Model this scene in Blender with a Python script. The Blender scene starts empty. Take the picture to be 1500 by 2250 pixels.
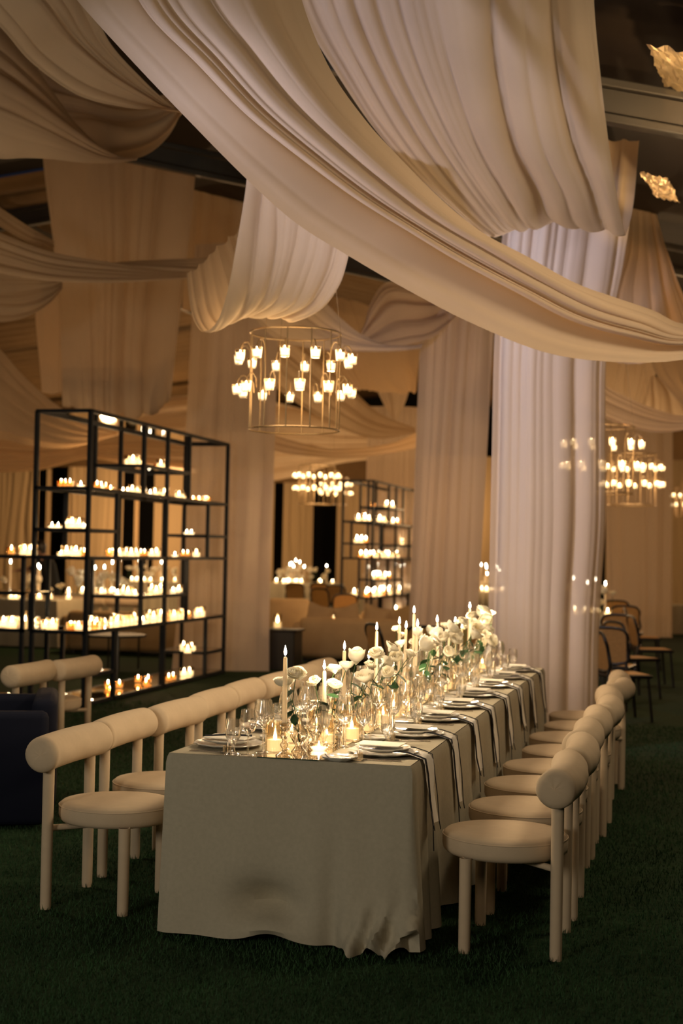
import bpy, math, random
import numpy as np
from mathutils import Vector, Matrix, noise
R0 = random.Random(7)
PI = math.pi
S = bpy.context.scene
COL = S.collection

# ------------------------------------------------------------------ camera
F_PX, EYE = 3125.0, 1.6                    # 50 mm lens on a 24 mm wide frame of 1500 x 2250
_a = Vector((1517 - 750, -(1229 - 1125), F_PX)).normalized()      # the table's axis (+Y) seen by the camera
_b = Vector((1, -.02, 0))
_n = _b.cross(_a).normalized()
if _n.y < 0: _n = -_n
_x = _n.cross(_a)
if _x.x < 0: _x = -_x
M = Matrix((_x, _a, _n))                   # rows: world axes in (right, up, forward)
EYEV = Vector((0, 0, EYE))
cam = bpy.data.cameras.new('camera'); camo = bpy.data.objects.new('camera', cam); COL.objects.link(camo)
right = M @ Vector((1, 0, 0)); up = M @ Vector((0, 1, 0)); fwd = M @ Vector((0, 0, 1))
camo.matrix_world = Matrix.Translation(EYEV) @ Matrix((right, up, -fwd)).transposed().to_4x4()
cam.sensor_fit = 'HORIZONTAL'; cam.sensor_width = 24; cam.lens = 50; cam.clip_end = 300; cam.clip_start = .05
cam.dof.use_dof = True; cam.dof.focus_distance = 6.2; cam.dof.aperture_fstop = 2.4
S.camera = camo

def P(px, py, d):
    return EYEV + M @ (Vector(((px - 750) / F_PX, -(py - 1125) / F_PX, 1)) * d)
def gp(px, py, z=0.):
    v = M @ Vector(((px - 750) / F_PX, -(py - 1125) / F_PX, 1)); return EYEV + v * ((z - EYE) / v.z)
def proj(w):
    c = M.transposed() @ (Vector(w) - EYEV); return 750 + F_PX * c.x / c.z, 1125 - F_PX * c.y / c.z
def onx(px, x, z):
    lo, hi = 1., 80.
    for _ in range(40):
        m = (lo + hi) / 2
        if proj((x, m, z))[0] < px: lo = m
        else: hi = m
    return lo

# ------------------------------------------------------------------ world, exposure, lights
S.view_settings.view_transform = 'Standard'; S.view_settings.look = 'None'
S.view_settings.exposure = 0.15; S.view_settings.gamma = 1; S.view_settings.use_curve_mapping = False
S.cycles.transparent_max_bounces = 40; S.cycles.max_bounces = 8; S.cycles.transmission_bounces = 6
S.cycles.diffuse_bounces = 3; S.cycles.caustics_reflective = False; S.cycles.caustics_refractive = False
S.cycles.sample_clamp_indirect = 10.0; S.cycles.use_denoising = True
w = bpy.data.worlds.new('night'); S.world = w; w.use_nodes = True
w.node_tree.nodes['Background'].inputs[0].default_value = (.55, .62, 1, 1)
w.node_tree.nodes['Background'].inputs[1].default_value = .010
def lamp(kind, loc, power, col, size=.3, target=None, angle=60, blend=.6):
    l = bpy.data.lights.new('lamp', kind); l.energy = power; l.color = col
    if kind == 'AREA': l.shape = 'DISK'; l.size = size
    else: l.shadow_soft_size = size
    if kind == 'SPOT': l.spot_size = math.radians(angle); l.spot_blend = blend
    o = bpy.data.objects.new('lamp', l); COL.objects.link(o); o.location = loc
    if target is not None:
        o.rotation_euler = (Vector(target) - Vector(loc)).to_track_quat('-Z', 'Y').to_euler()
    return o
WARM = (1, .66, .33); AMB = (1, .55, .22); SOFT = (1, .78, .52); COOL = (.72, .74, 1)
# fill lamps added behind the photographer, in place of the hall's unseen lights
lamp('AREA', (1.2, -2.0, 4.2), 60, (1, .74, .47), 2.5, (-2.2, 7, 1.5))
lamp('AREA', (-4.2, -1.5, 2.3), 105, (1, .90, .74), 1.2, (-1.8, 8, 2.4))
# cool and warm spots on the drapes; soft lamps added for chairs and sofa
lamp('SPOT', (-5.0, 3.4, 1.4), 980, (.76, .74, 1), .12, (-2.0, 7.4, 3.6), 34, .9)
lamp('SPOT', (-3.0, 8.6, 4.6), 430, COOL, .10, (-1.1, 11.6, 3.0), 56, .6)
lamp('SPOT', (-1.6, 10.6, 5.0), 150, COOL, .12, (-3, 16.6, 2.8), 40, .8)
lamp('AREA', (.9, 7.5, 4.4), 50, SOFT, .8, (-.8, 8, .4))
lamp('SPOT', (2.6, 6.6, 4.9), 330, (1, .80, .58), .10, (-1.0, 9.2, 4.4), 60, .8)
lamp('POINT', (-4.7, 18.4, 1.9), 26, (1, .62, .30), .12)  # added to brighten the sofa
lamp('AREA', (-4.6, 7.2, 3.3), 30, SOFT, .8, (-2.6, 8, .4))
# candle glow along the table, under the chandeliers and in the shelves
for i, y in enumerate((5.95, 6.7, 7.5, 8.3, 9.1, 9.9, 10.6)): lamp('POINT', (-1.58 + .12 * (-1) ** i, y, 1.30 if i % 2 else 1.16), 11, (1, .75, .48), .06)
for (px, py, d, e) in ((645, 835, 10, 26), (1322, 1010, 14.5, 30), (1387, 1050, 19, 40), (695, 1063, 25, 60), (737, 1078, 37, 90)):
    lamp('POINT', P(px, py, d), e, WARM, .25)
for (x, y, z, e) in ((-6.9, 15.4, 1.7, 16), (-6.15, 15.4, 1.2, 12), (-6.15, 15.4, .5, 5), (-7.6, 13.5, 1.2, 6)):
    lamp('POINT', (x, y, z), e * 1.2, (1, .62, .30), .03)
for (x, y, z, e) in ((-9, 21, 2.2, 110), (-4, 23, 2.4, 110), (1.5, 23, 2.6, 100), (-12, 31, 2.4, 330), (-5, 33, 2.6, 210), (-15, 38, 2.4, 480), (-7, 42, 3, 170), (1, 36, 3, 170), (-8.5, 12, 3.0, 28), (-3.4, 13.6, 2.6, 32), (.8, 14.5, 3.2, 50)):  # unseen fill lamps added to brighten the lounge, far curtains and drapes
    lamp('POINT', (x, y, z), e, (1, .60, .28), .14)

# ------------------------------------------------------------------ materials
def mat(name, col, rough=.6, metal=0., var=0., vscale=8., bump=0., bscale=200., spec=.5, trans=0., tcol=None, sheer=0., aniso=None, coat=0., emit=None, estr=0.):
    m = bpy.data.materials.new(name); m.use_nodes = True; nt = m.node_tree; n = nt.nodes; L = nt.links
    b = n['Principled BSDF']; out = n['Material Output']
    b.inputs['Base Color'].default_value = (*col, 1); b.inputs['Roughness'].default_value = rough
    b.inputs['Metallic'].default_value = metal; b.inputs['Specular IOR Level'].default_value = spec
    b.inputs['Coat Weight'].default_value = coat
    tc = n.new('ShaderNodeTexCoord')
    if var:
        t = n.new('ShaderNodeTexNoise'); t.inputs['Scale'].default_value = vscale; t.inputs['Detail'].default_value = 6
        L.new(tc.outputs['Object'], t.inputs['Vector'])
        r = n.new('ShaderNodeMapRange'); r.inputs['From Min'].default_value = .3; r.inputs['From Max'].default_value = .7
        r.inputs['To Min'].default_value = 1 - var; r.inputs['To Max'].default_value = 1 + var
        L.new(t.outputs['Fac'], r.inputs['Value'])
        x = n.new('ShaderNodeVectorMath'); x.operation = 'SCALE'; x.inputs[0].default_value = col
        L.new(r.outputs['Result'], x.inputs['Scale']); L.new(x.outputs[0], b.inputs['Base Color'])
    if bump:
        t2 = n.new('ShaderNodeTexNoise'); t2.inputs['Scale'].default_value = bscale; t2.inputs['Detail'].default_value = 4
        L.new(tc.outputs['Object'], t2.inputs['Vector'])
        bp = n.new('ShaderNodeBump'); bp.inputs['Strength'].default_value = bump; bp.inputs['Distance'].default_value = .004
        L.new(t2.outputs['Fac'], bp.inputs['Height']); L.new(bp.outputs['Normal'], b.inputs['Normal'])
    last = b.outputs[0]
    if trans:
        tr = n.new('ShaderNodeBsdfTranslucent'); tr.inputs['Color'].default_value = (*(tcol or col), 1)
        mx = n.new('ShaderNodeMixShader'); mx.inputs[0].default_value = trans
        L.new(last, mx.inputs[1]); L.new(tr.outputs[0], mx.inputs[2]); last = mx.outputs[0]
    if sheer:
        tp = n.new('ShaderNodeBsdfTransparent'); mx = n.new('ShaderNodeMixShader'); mx.inputs[0].default_value = sheer
        L.new(last, mx.inputs[1]); L.new(tp.outputs[0], mx.inputs[2]); last = mx.outputs[0]
    if emit:
        b.inputs['Emission Color'].default_value = (*emit, 1); b.inputs['Emission Strength'].default_value = estr
        m.cycles.emission_sampling = 'NONE'
    L.new(last, out.inputs['Surface'])
    return m
def glassmat(name, tint=(1, 1, 1), refl=.12, edge=.85, rough=.02, solid=0.):
    m = bpy.data.materials.new(name); m.use_nodes = True; nt = m.node_tree; n = nt.nodes; L = nt.links
    n.remove(n['Principled BSDF'])
    tp = n.new('ShaderNodeBsdfTransparent'); tp.inputs['Color'].default_value = (*tint, 1)
    gl = n.new('ShaderNodeBsdfGlossy'); gl.inputs['Color'].default_value = (1, .98, .94, 1); gl.inputs['Roughness'].default_value = rough
    lw = n.new('ShaderNodeLayerWeight'); lw.inputs['Blend'].default_value = .5
    pw = n.new('ShaderNodeMath'); pw.operation = 'POWER'; pw.inputs[1].default_value = 1.6
    mr = n.new('ShaderNodeMapRange'); mr.inputs['To Min'].default_value = refl; mr.inputs['To Max'].default_value = edge
    mx = n.new('ShaderNodeMixShader')
    L.new(lw.outputs['Facing'], pw.inputs[0]); L.new(pw.outputs[0], mr.inputs['Value']); L.new(mr.outputs['Result'], mx.inputs[0])
    L.new(tp.outputs[0], mx.inputs[1]); L.new(gl.outputs[0], mx.inputs[2]); last = mx.outputs[0]
    if solid:
        g = n.new('ShaderNodeBsdfGlass'); g.inputs['IOR'].default_value = 1.45; g.inputs['Color'].default_value = (*tint, 1); g.inputs['Roughness'].default_value = rough
        m2 = n.new('ShaderNodeMixShader'); m2.inputs[0].default_value = solid; L.new(last, m2.inputs[1]); L.new(g.outputs[0], m2.inputs[2]); last = m2.outputs[0]
    L.new(last, n['Material Output'].inputs['Surface'])
    return m
def shelfglass(name):
    m = glassmat(name, (.42, .30, .18), .30, .95, .03); return m
MT = dict(
 drape=mat('drape_voile', (.68, .54, .385), .85, var=.03, vscale=3, bump=.15, bscale=500, spec=.1, trans=.34, tcol=(.75, .50, .27)),
 sheer=mat('sheer_column', (.70, .60, .51), .85, spec=.1, trans=.36, tcol=(.78, .58, .40), sheer=.10),
 wallcloth=mat('wall_drape', (.56, .41, .24), .9, spec=.1, trans=.2),
 linen=mat('table_linen', (.47, .42, .31), .9, var=.05, vscale=60, bump=.35, bscale=900, spec=.1),
 uphol=mat('cream_upholstery', (.60, .47, .32), .85, var=.03, vscale=20, bump=.25, bscale=600, spec=.2),
 sofa=mat('sofa_fabric', (.48, .33, .17), .95, var=.06, vscale=6, bump=.4, bscale=120, spec=.1),
 navy=mat('navy_velvet', (.003, .005, .016), .8, spec=.2),
 frame=mat('blackened_steel', (.008, .011, .016), .6, .0, spec=.25),
 brass=mat('aged_brass_wire', (.30, .20, .10), .4, .8),
 darkwood=mat('black_bentwood', (.012, .009, .007), .4),
 cane=mat('woven_cane', (.48, .25, .07), .6, bump=.6, bscale=90, var=.12, vscale=40),
 wax=mat('ivory_wax', (.88, .78, .60), .45, spec=.4, trans=.45, tcol=(1, .85, .6), emit=(1, .75, .45), estr=.10),  # wax emission here and below: flame glow put into the material
 glowwax=mat('lit_wax', (.9, .75, .5), .5, emit=(1, .74, .42), estr=3.6),
 pillarwax=mat('pillar_wax', (.92, .78, .52), .5, emit=(1, .70, .36), estr=1.5),
 amberwax=mat('lit_amber_wax', (.8, .45, .15), .5, emit=(1, .58, .24), estr=1.6),
 flame=mat('flame', (1, .8, .5), .5, emit=(1, .86, .62), estr=45),
 wick=mat('wick', (.02, .015, .01), .8),
 china=mat('white_china', (.78, .74, .66), .18, spec=.6, coat=.3),
 napkin=mat('white_linen', (.82, .78, .70), .9, bump=.2, bscale=700),
 card=mat('menu_card', (.78, .73, .62), .8),
 ribbon=mat('black_ribbon', (.008, .009, .016), .6),
 steel=mat('cutlery_steel', (.62, .55, .46), .22, 1.0),
 darksteel=mat('dark_cutlery', (.05, .045, .04), .3, .8),
 petal=mat('white_petal', (.92, .89, .78), .7, trans=.42, tcol=(.98, .9, .7)),
 stem=mat('rose_stem', (.05, .10, .025), .6),
 leaf=mat('rose_leaf', (.02, .065, .018), .5, spec=.4),
 mirror=mat('mirror_tray', (.75, .70, .62), .05, 1.0),
 alu=mat('aluminium_truss', (.10, .09, .075), .5, .4, var=.1, vscale=3),
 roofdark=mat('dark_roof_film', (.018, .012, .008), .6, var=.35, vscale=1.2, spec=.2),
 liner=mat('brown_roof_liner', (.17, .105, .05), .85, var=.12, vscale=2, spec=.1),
 black=mat('night_black', (.006, .007, .006), .9),
 glint=mat('gold_glint', (.95, .72, .40), .32, .85),
 skin=mat('skin', (.45, .26, .17), .6), hair=mat('dark_hair', (.012, .008, .006), .5), dress=mat('black_dress', (.006, .006, .007), .9),
 grassbase=mat('turf_soil', (.014, .032, .013), .95, var=.5, vscale=30, spec=.1),
 blade=mat('grass_blade', (.024, .062, .021), .7, var=.35, vscale=2.5, spec=.25),
 glass=glassmat('clear_glass', (1, 1, 1), .14, 1, .01, .22), water=glassmat('water', (.97, .98, 1), .10, .6),
 cup=glassmat('votive_glass', (1, .93, .80), .16, .9, .03, .15), amber=glassmat('amber_glass', (1, .76, .46), .14, .8),
 crystal=glassmat('cut_crystal', (1, .95, .87), .30, .95, .03, .45), pane=shelfglass('bronze_shelf_glass'),
 smoke=glassmat('smoked_goblet', (.45, .45, .5), .14, .8),
)

# ------------------------------------------------------------------ mesh helpers
class MB:
    def __init__(s): s.v = []; s.f = []
    def add(s, vs, fs):
        k = len(s.v); s.v += [tuple(v) for v in vs]; s.f += [tuple(i + k for i in f) for f in fs]; return s
    def box(s, x0, y0, z0, x1, y1, z1, b=0.):
        if b <= 0:
            vs = [(x, y, z) for z in (z0, z1) for y in (y0, y1) for x in (x0, x1)]
            return s.add(vs, [(0, 2, 3, 1), (4, 5, 7, 6), (0, 1, 5, 4), (2, 6, 7, 3), (0, 4, 6, 2), (1, 3, 7, 5)])
        def ring(z, i):
            xa, xb, ya, yb = x0 + i, x1 - i, y0 + i, y1 - i
            c = b - i if i < b else 0
            return [(xa + c, ya, z), (xb - c, ya, z), (xb, ya + c, z), (xb, yb - c, z), (xb - c, yb, z), (xa + c, yb, z), (xa, yb - c, z), (xa, ya + c, z)]
        rs = [ring(z0, b * .9), ring(z0 + b * .3, b * .3), ring(z0 + b, 0), ring(z1 - b, 0), ring(z1 - b * .3, b * .3), ring(z1, b * .9)]
        vs = [p for r in rs for p in r]; fs = [tuple(range(7, -1, -1)), tuple(40 + i for i in range(8))]
        for k in range(5):
            for i in range(8):
                j = (i + 1) % 8; fs.append((k * 8 + i, k * 8 + j, k * 8 + 8 + j, k * 8 + 8 + i))
        return s.add(vs, fs)
    def lathe(s, prof, n=20, cx=0, cy=0, flute=0, nf=0):
        vs = []; fs = []
        for (r, z) in prof:
            for i in range(n):
                a = 2 * PI * i / n; rr = r * (1 + (flute * math.cos(a * nf) if nf else 0)); vs.append((cx + rr * math.cos(a), cy + rr * math.sin(a), z))
        for k in range(len(prof) - 1):
            for i in range(n):
                j = (i + 1) % n; fs.append((k * n + i, k * n + j, (k + 1) * n + j, (k + 1) * n + i))
        if prof[0][0] > 1e-4: fs.append(tuple(range(n - 1, -1, -1))) if getattr(s, 'cap0', True) else None
        return s.add(vs, fs)
    def tube(s, pts, r, n=8, caps=True, close=False):
        pts = [Vector(p) for p in pts]; N = len(pts); rr = r if isinstance(r, (list, tuple)) else [r] * N
        vs = []; fs = []; ref = None
        for i, p in enumerate(pts):
            t = (pts[(i + 1) % N] - pts[i - 1]) if close else (pts[min(i + 1, N - 1)] - pts[max(i - 1, 0)])
            t.normalize()
            if ref is None: ref = Vector((0, 0, 1)) if abs(t.z) < .9 else Vector((1, 0, 0))
            a = ref - t * ref.dot(t)
            if a.length < 1e-4: a = t.orthogonal()
            a.normalize(); ref = a; b = t.cross(a)
            for k in range(n):
                q = 2 * PI * k / n; vs.append(p + (a * math.cos(q) + b * math.sin(q)) * rr[i])
        for i in range(N if close else N - 1):
            j = (i + 1) % N
            for k in range(n):
                m = (k + 1) % n; fs.append((i * n + k, i * n + m, j * n + m, j * n + k))
        if caps and not close: fs += [tuple(range(n - 1, -1, -1)), tuple((N - 1) * n + k for k in range(n))]
        return s.add(vs, fs)
    def mesh(s, name, m, smooth=True):
        me = bpy.data.meshes.new(name); me.from_pydata(s.v, [], s.f); me.update()
        if smooth:
            me.polygons.foreach_set('use_smooth', [True] * len(me.polygons))
            try: me.set_sharp_from_angle(angle=math.radians(50))
            except Exception: pass
        me.materials.append(m); return me
def tag(o, label=None, cat=None, group=None, kind=None):
    if label: o['label'] = label
    if cat: o['category'] = cat
    if group: o['group'] = group
    if kind: o['kind'] = kind
    return o
def ob(name, me, parent=None, loc=None, rot=None, scale=None):
    o = bpy.data.objects.new(name, me); COL.objects.link(o)
    if parent: o.parent = parent
    if loc is not None: o.location = loc
    if rot is not None: o.rotation_euler = rot
    if scale is not None: o.scale = (scale,) * 3 if isinstance(scale, (int, float)) else scale
    return o
def empty(name, loc, label, cat, group=None, rz=0., s=1., rx=0., ry=0.):
    o = bpy.data.objects.new(name, None); COL.objects.link(o); o.location = loc; o.rotation_euler = (rx, ry, rz); o.scale = (s, s, s)
    o.empty_display_size = .05
    return tag(o, label, cat, group)
ORD = 'first second third fourth fifth sixth seventh eighth ninth tenth eleventh twelfth thirteenth fourteenth fifteenth sixteenth seventeenth eighteenth nineteenth twentieth'.split()
def nth(i):
    if i < 20: return ORD[i]
    t = ['twenty', 'thirty', 'forty'][(i + 1) // 10 - 2]
    return t + '-' + ORD[(i + 1) % 10 - 1] if (i + 1) % 10 else {30: 'thirtieth', 40: 'fortieth'}[i + 1]

def cr(p0, p1, p2, p3, t):
    return .5 * ((2 * p1) + (-p0 + p2) * t + (2 * p0 - 5 * p1 + 4 * p2 - p3) * t * t + (-p0 + 3 * p1 - 3 * p2 + p3) * t ** 3)
def interp(P_, ts):      # P_ (N,...) Catmull-Rom along axis 0
    N = len(P_); ext = np.concatenate([[2 * P_[0] - P_[1]], P_, [2 * P_[-1] - P_[-2]]]); out = []
    for t in ts:
        x = t * (N - 1); i = min(int(x), N - 2); f = x - i
        out.append(cr(ext[i], ext[i + 1], ext[i + 2], ext[i + 3], f))
    return np.array(out)
def sheet_mesh(rows, nu, nv, nf, amp, seed=1, world=False, drift=.03, fade=None, sharp=.55, m=None):
    rng = random.Random(seed)
    C = np.array([[tuple(p) if world else tuple(P(*p)) for p in r] for r in rows])    # (R,K,3)
    U = np.linspace(0, 1, nu); V = np.linspace(0, 1, nv)
    G = interp(C, U)                                     # (nu,K,3)
    G = interp(G.transpose(1, 0, 2), V).transpose(1, 0, 2)   # (nu,nv,3)
    du = np.gradient(G, axis=0); dv = np.gradient(G, axis=1); Nn = np.cross(du, dv)
    ln = np.linalg.norm(Nn, axis=2, keepdims=True); Nn = Nn / np.maximum(ln, 1e-9)
    if ((Nn * (np.array(EYEV) - G)).sum(axis=2)).mean() < 0: Nn = -Nn       # crests towards the open side of the cloth
    uu, vv = np.meshgrid(U, V, indexing='ij')
    ph = [rng.uniform(0, 6.28) for _ in range(12)]
    s = vv + drift * np.sin(uu * 3.1 + ph[0] + vv * 4) + drift * .5 * np.sin(uu * 7 + ph[1] + vv * 9) + .05 * np.sin(vv * 6.28 + ph[2])
    h = np.zeros_like(s)
    for k, (mul, a) in enumerate(((1, .62), (1.73, .24), (3.1, .05), (.47, .38))):
        x = s * nf * mul + ph[3 + k]
        rg = np.abs(np.sin(PI * x / 1.5)) ** sharp
        mod = .55 + .45 * np.sin(vv * (5 + 3 * k) + uu * 2.3 + ph[7 + k])
        h += a * (rg - .6) * mod
    h *= amp
    if fade is not None: h *= np.array([[fade(u, v) for v in V] for u in U])
    width = np.linalg.norm(dv, axis=2).sum(axis=1); wm = np.median(width)
    h *= np.minimum(1.2, .25 + .75 * width / max(wm, 1e-6))[:, None]
    G = G + Nn * h[..., None]
    me = bpy.data.meshes.new('cloth')
    vs = G.reshape(-1, 3); idx = np.arange(nu * nv).reshape(nu, nv)
    q = np.stack([idx[:-1, :-1], idx[:-1, 1:], idx[1:, 1:], idx[1:, :-1]], -1).reshape(-1, 4)
    me.from_pydata(vs.tolist(), [], q.tolist()); me.update()
    me.polygons.foreach_set('use_smooth', [True] * len(me.polygons)); me.materials.append(m or MT['drape'])
    return me
def sheet(label, rows, nu=60, nv=90, nf=8, amp=.06, seed=1, name='draped_swag', cat='drape', group='ceiling drapes', **k):
    return tag(ob(name, sheet_mesh(rows, nu, nv, nf, amp, seed, **k)), label, cat, group)

# ------------------------------------------------------------------ setting: floor, roof, walls, truss
floor = ob('floor', MB().add([(-60, -6, 0), (30, -6, 0), (30, 60, 0), (-60, 60, 0)], [(0, 1, 2, 3)]).mesh('floor', MT['grassbase'])); floor['kind'] = 'structure'
def grass():
    rng = np.random.default_rng(3); n = 230000
    y = 4.0 + 10 * rng.random(n) ** 1.7; c = -y * .2; hw = .42 * y + .3
    x = c + (rng.random(n) * 2 - 1) * hw; h = rng.uniform(.012, .030, n); a = rng.random(n) * 6.28; wd = .0016 + .0006 * y / 5
    lx, ly = rng.normal(0, .008, n), rng.normal(0, .008, n)
    v = np.empty((n, 3, 3)); v[:, 0] = np.stack([x - wd * np.cos(a), y - wd * np.sin(a), np.zeros(n)], 1)
    v[:, 1] = np.stack([x + wd * np.cos(a), y + wd * np.sin(a), np.zeros(n)], 1); v[:, 2] = np.stack([x + lx, y + ly, h], 1)
    me = bpy.data.meshes.new('grass'); me.vertices.add(n * 3); me.vertices.foreach_set('co', v.reshape(-1))
    me.loops.add(n * 3); me.loops.foreach_set('vertex_index', np.arange(n * 3)); me.polygons.add(n)
    me.polygons.foreach_set('loop_start', np.arange(0, n * 3, 3)); me.update(); me.validate(); me.materials.append(MT['blade'])
    tag(ob('grass', me), 'short dark green grass under the tables and chairs', 'grass', kind='stuff')
grass()
# pitched tent roof: ridge at x = RX, eaves low on both sides, film bays near, pleated liner far
RX, RZ, PIT = -9.0, 7.05, .24
def roof_z(x, z0=RZ): return z0 - abs(x - RX) * (PIT if x > RX else .12)
def ribbed(x0, x1, y0, y1, nx, ny, amp, nf, z0=RZ):
    vs = []; fs = []
    for j in range(ny + 1):
        y = y0 + (y1 - y0) * j / ny
        for i in range(nx + 1):
            x = x0 + (x1 - x0) * i / nx
            vs.append((x, y, roof_z(x, z0) + .15 - amp * abs(math.sin(y * nf)) ** .6))
    for j in range(ny):
        for i in range(nx):
            k = j * (nx + 1) + i; fs.append((k, k + nx + 1, k + nx + 2, k + 1))
    return vs, fs
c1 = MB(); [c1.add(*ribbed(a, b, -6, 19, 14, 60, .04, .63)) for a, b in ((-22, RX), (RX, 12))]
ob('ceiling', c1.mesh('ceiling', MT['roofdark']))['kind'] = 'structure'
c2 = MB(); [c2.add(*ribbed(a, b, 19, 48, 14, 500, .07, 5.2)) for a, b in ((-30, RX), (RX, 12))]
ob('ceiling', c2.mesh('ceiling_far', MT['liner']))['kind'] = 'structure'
wb = MB().box(-40, 47.6, 0, 20, 47.8, 8); ob('wall_back', wb.mesh('wall', MT['black']))['kind'] = 'structure'
ob('wall_left', MB().box(-22.2, -6, 0, -22, 48, 5).mesh('wall', MT['black']))['kind'] = 'structure'
ob('wall_right', MB().box(12, -6, 0, 12.2, 48, 5).mesh('wall', MT['black']))['kind'] = 'structure'
def rafter(p0, p1, label, h=.24, wd=.12):
    p0, p1 = Vector(p0), Vector(p1); e = empty('roof_beam', p0, label, 'beam', 'aluminium roof beams')
    e.rotation_euler = (p1 - p0).to_track_quat('X', 'Z').to_euler(); L = (p1 - p0).length
    web = MB().box(0, -wd * .3, -h * .32, L, wd * .3, h * .32); ob('web', web.mesh('web', MT['alu'], False), e)
    for s in (1, -1):
        ob('flange', MB().box(0, -wd / 2, s * h * .5 - .03, L, wd / 2, s * h * .5 + .03, .01).mesh('flange', MT['alu'], False), e)
    k = 0; x = .5
    bm = MB().tube([(0, -wd * .42, 0), (0, -wd * .28, 0)], .022, 10).mesh('bolt', MT['ribbon'])
    while x < L and k < 8: ob('bolt', bm, e, (x, 0, .03)); x += 2.0; k += 1
for i, y in enumerate((10.0, 15.0, 20.0)):
    rafter((RX, y, RZ - .25), (9, y, roof_z(9) - .25), 'aluminium roof beam sloping down to the dark side, %s from the camera' % nth(i))
    if i == 2: rafter((RX, y, RZ - .25), (-20, y, roof_z(-20) - .25), 'aluminium roof beam sloping down behind the swags, %s from the camera' % nth(i))
for i, x in enumerate((-10.5, -8.0, -1.0, 1.6)):
    rafter((x, 4, roof_z(x) - .12), (x, 30, roof_z(x) - .12), 'slim aluminium purlin running along the roof, %s counted across the tent' % nth(i), .12, .07)
# lamp reflections on the dark film, shaped as added crumpled gold sheets
def glint(c, sx, sz, label, seed):
    rng = random.Random(seed); n = 15; vs = []; fs = []
    for j in range(n):
        for i in range(n):
            u, v = i / (n - 1) - .5, j / (n - 1) - .5
            vs.append((c.x + u * sx + v * .08 + rng.uniform(-.01, .01), c.y + v * 1.15 + rng.uniform(-.035, .035), c.z - u * sx * .3 + v * sz + rng.uniform(-.012, .012)))
    for j in range(n - 1):
        for i in range(n - 1): k = j * n + i; fs.append((k, k + 1, k + n + 1, k + n))
    tag(ob('glint_sheet', MB().add(vs, fs).mesh('glint', MT['glint'], False)), label, 'glint')
glint(P(1500, 160, 9.2), .34, .10, 'lamp reflection on the roof film, shaped as crumpled gold sheet above the nearest beam', 1)
glint(P(1452, 413, 10.8), .20, .10, 'lamp reflection on the roof film, shaped as crumpled gold sheet beside the tall drape', 2)
lamp('SPOT', P(1560, 330, 8.2), 130, WARM, .05, P(1492, 165, 9.2), 50)  # added spots that only brighten the two gold sheets
lamp('SPOT', P(1520, 520, 9.6), 110, WARM, .05, P(1452, 413, 10.8), 40)

# ------------------------------------------------------------------ drapes
def fadeband(u, v): return .25 + .75 * min(1, max(0, (v - .30) / .15))
S1 = [[(120, -60), (260, -110), (430, -170), (620, -220)], [(190, 25), (330, 25), (490, -5), (655, -20)], [(300, 145), (440, 138), (570, 110), (720, 145)],
      [(400, 250), (548, 250), (662, 225), (800, 262)], [(540, 392), (672, 350), (772, 330), (880, 350)], [(650, 490), (788, 435), (880, 420), (970, 440)],
      [(765, 562), (905, 508), (975, 490), (1060, 512)], [(900, 640), (1012, 572), (1090, 555), (1155, 563)], [(1040, 712), (1140, 640), (1195, 615), (1262, 622)],
      [(1200, 775), (1262, 702), (1310, 672), (1352, 655)], [(1350, 795), (1390, 738), (1412, 705), (1432, 682)], [(1500, 790), (1500, 755), (1505, 735), (1512, 714)],
      [(1660, 745), (1655, 728), (1650, 712), (1650, 695)],
      [(1860, 640), (1850, 622), (1840, 606), (1830, 590)], [(2060, 420), (2040, 400), (2020, 384), (2000, 368)], [(2180, 240), (2160, 220), (2130, 206), (2100, 190)]]
ds = np.linspace(6.3, 9.3 + 3 * .25, len(S1))
R1 = [[(*r[0], d), ((r[0][0] + r[1][0]) / 2, (r[0][1] + r[1][1]) / 2, d + .05), (*r[1], d + .12), (r[1][0] * .75 + r[2][0] * .25, r[1][1] * .75 + r[2][1] * .25, d + .22)] for r, d in zip(S1, ds)]
R2 = [[(r[1][0] * 1.04 - r[2][0] * .04, r[1][1] * 1.04 - r[2][1] * .04, d + .10), (*r[1], d + .02), (r[1][0] * .6 + r[2][0] * .4, r[1][1] * .6 + r[2][1] * .4, d + .03), (*r[2], d + .06), (r[2][0] * .5 + r[3][0] * .5, r[2][1] * .5 + r[3][1] * .5, d + .16), (*r[3], d + .40)] for r, d in zip(S1, ds)]
big = empty('draped_swag', (0, 0, 0), 'huge pale swag sweeping diagonally overhead from the top edge down over the table', 'drape', 'ceiling drapes')
ob('lower_band', sheet_mesh(R1, 100, 60, 2.5, .022, 11, drift=.01, sharp=1.2), big)
ob('pleated_layer', sheet_mesh(R2, 100, 130, 6, .055, 12, drift=.012, sharp=.6), big)
rows = [[(640, -120, 8.0), (860, -120, 8), (1080, -120, 8), (1305, -120, 8)], [(650, 0, 8.3), (870, 0, 8.3), (1090, 0, 8.3), (1304, 0, 8.3)],
        [(735, 150, 8.7), (920, 160, 8.7), (1110, 160, 8.7), (1318, 160, 8.7)], [(830, 290, 9.1), (990, 310, 9.1), (1150, 320, 9.1), (1336, 310, 9.1)],
        [(930, 400, 9.5), (1065, 425, 9.5), (1200, 420, 9.5), (1354, 420, 9.5)], [(1030, 490, 9.9), (1125, 498, 9.9), (1215, 480, 9.9), (1370, 494, 9.9)],
        [(1070, 522, 10.1), (1150, 494, 10.1), (1230, 488, 10.1), (1377, 506, 10.1)], [(1100, 480, 10.6), (1180, 450, 10.6), (1260, 450, 10.6), (1392, 440, 10.6)],
        [(1120, 300, 11.35), (1200, 300, 11.35), (1290, 300, 11.35), (1404, 306, 11.35)]]
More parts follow.
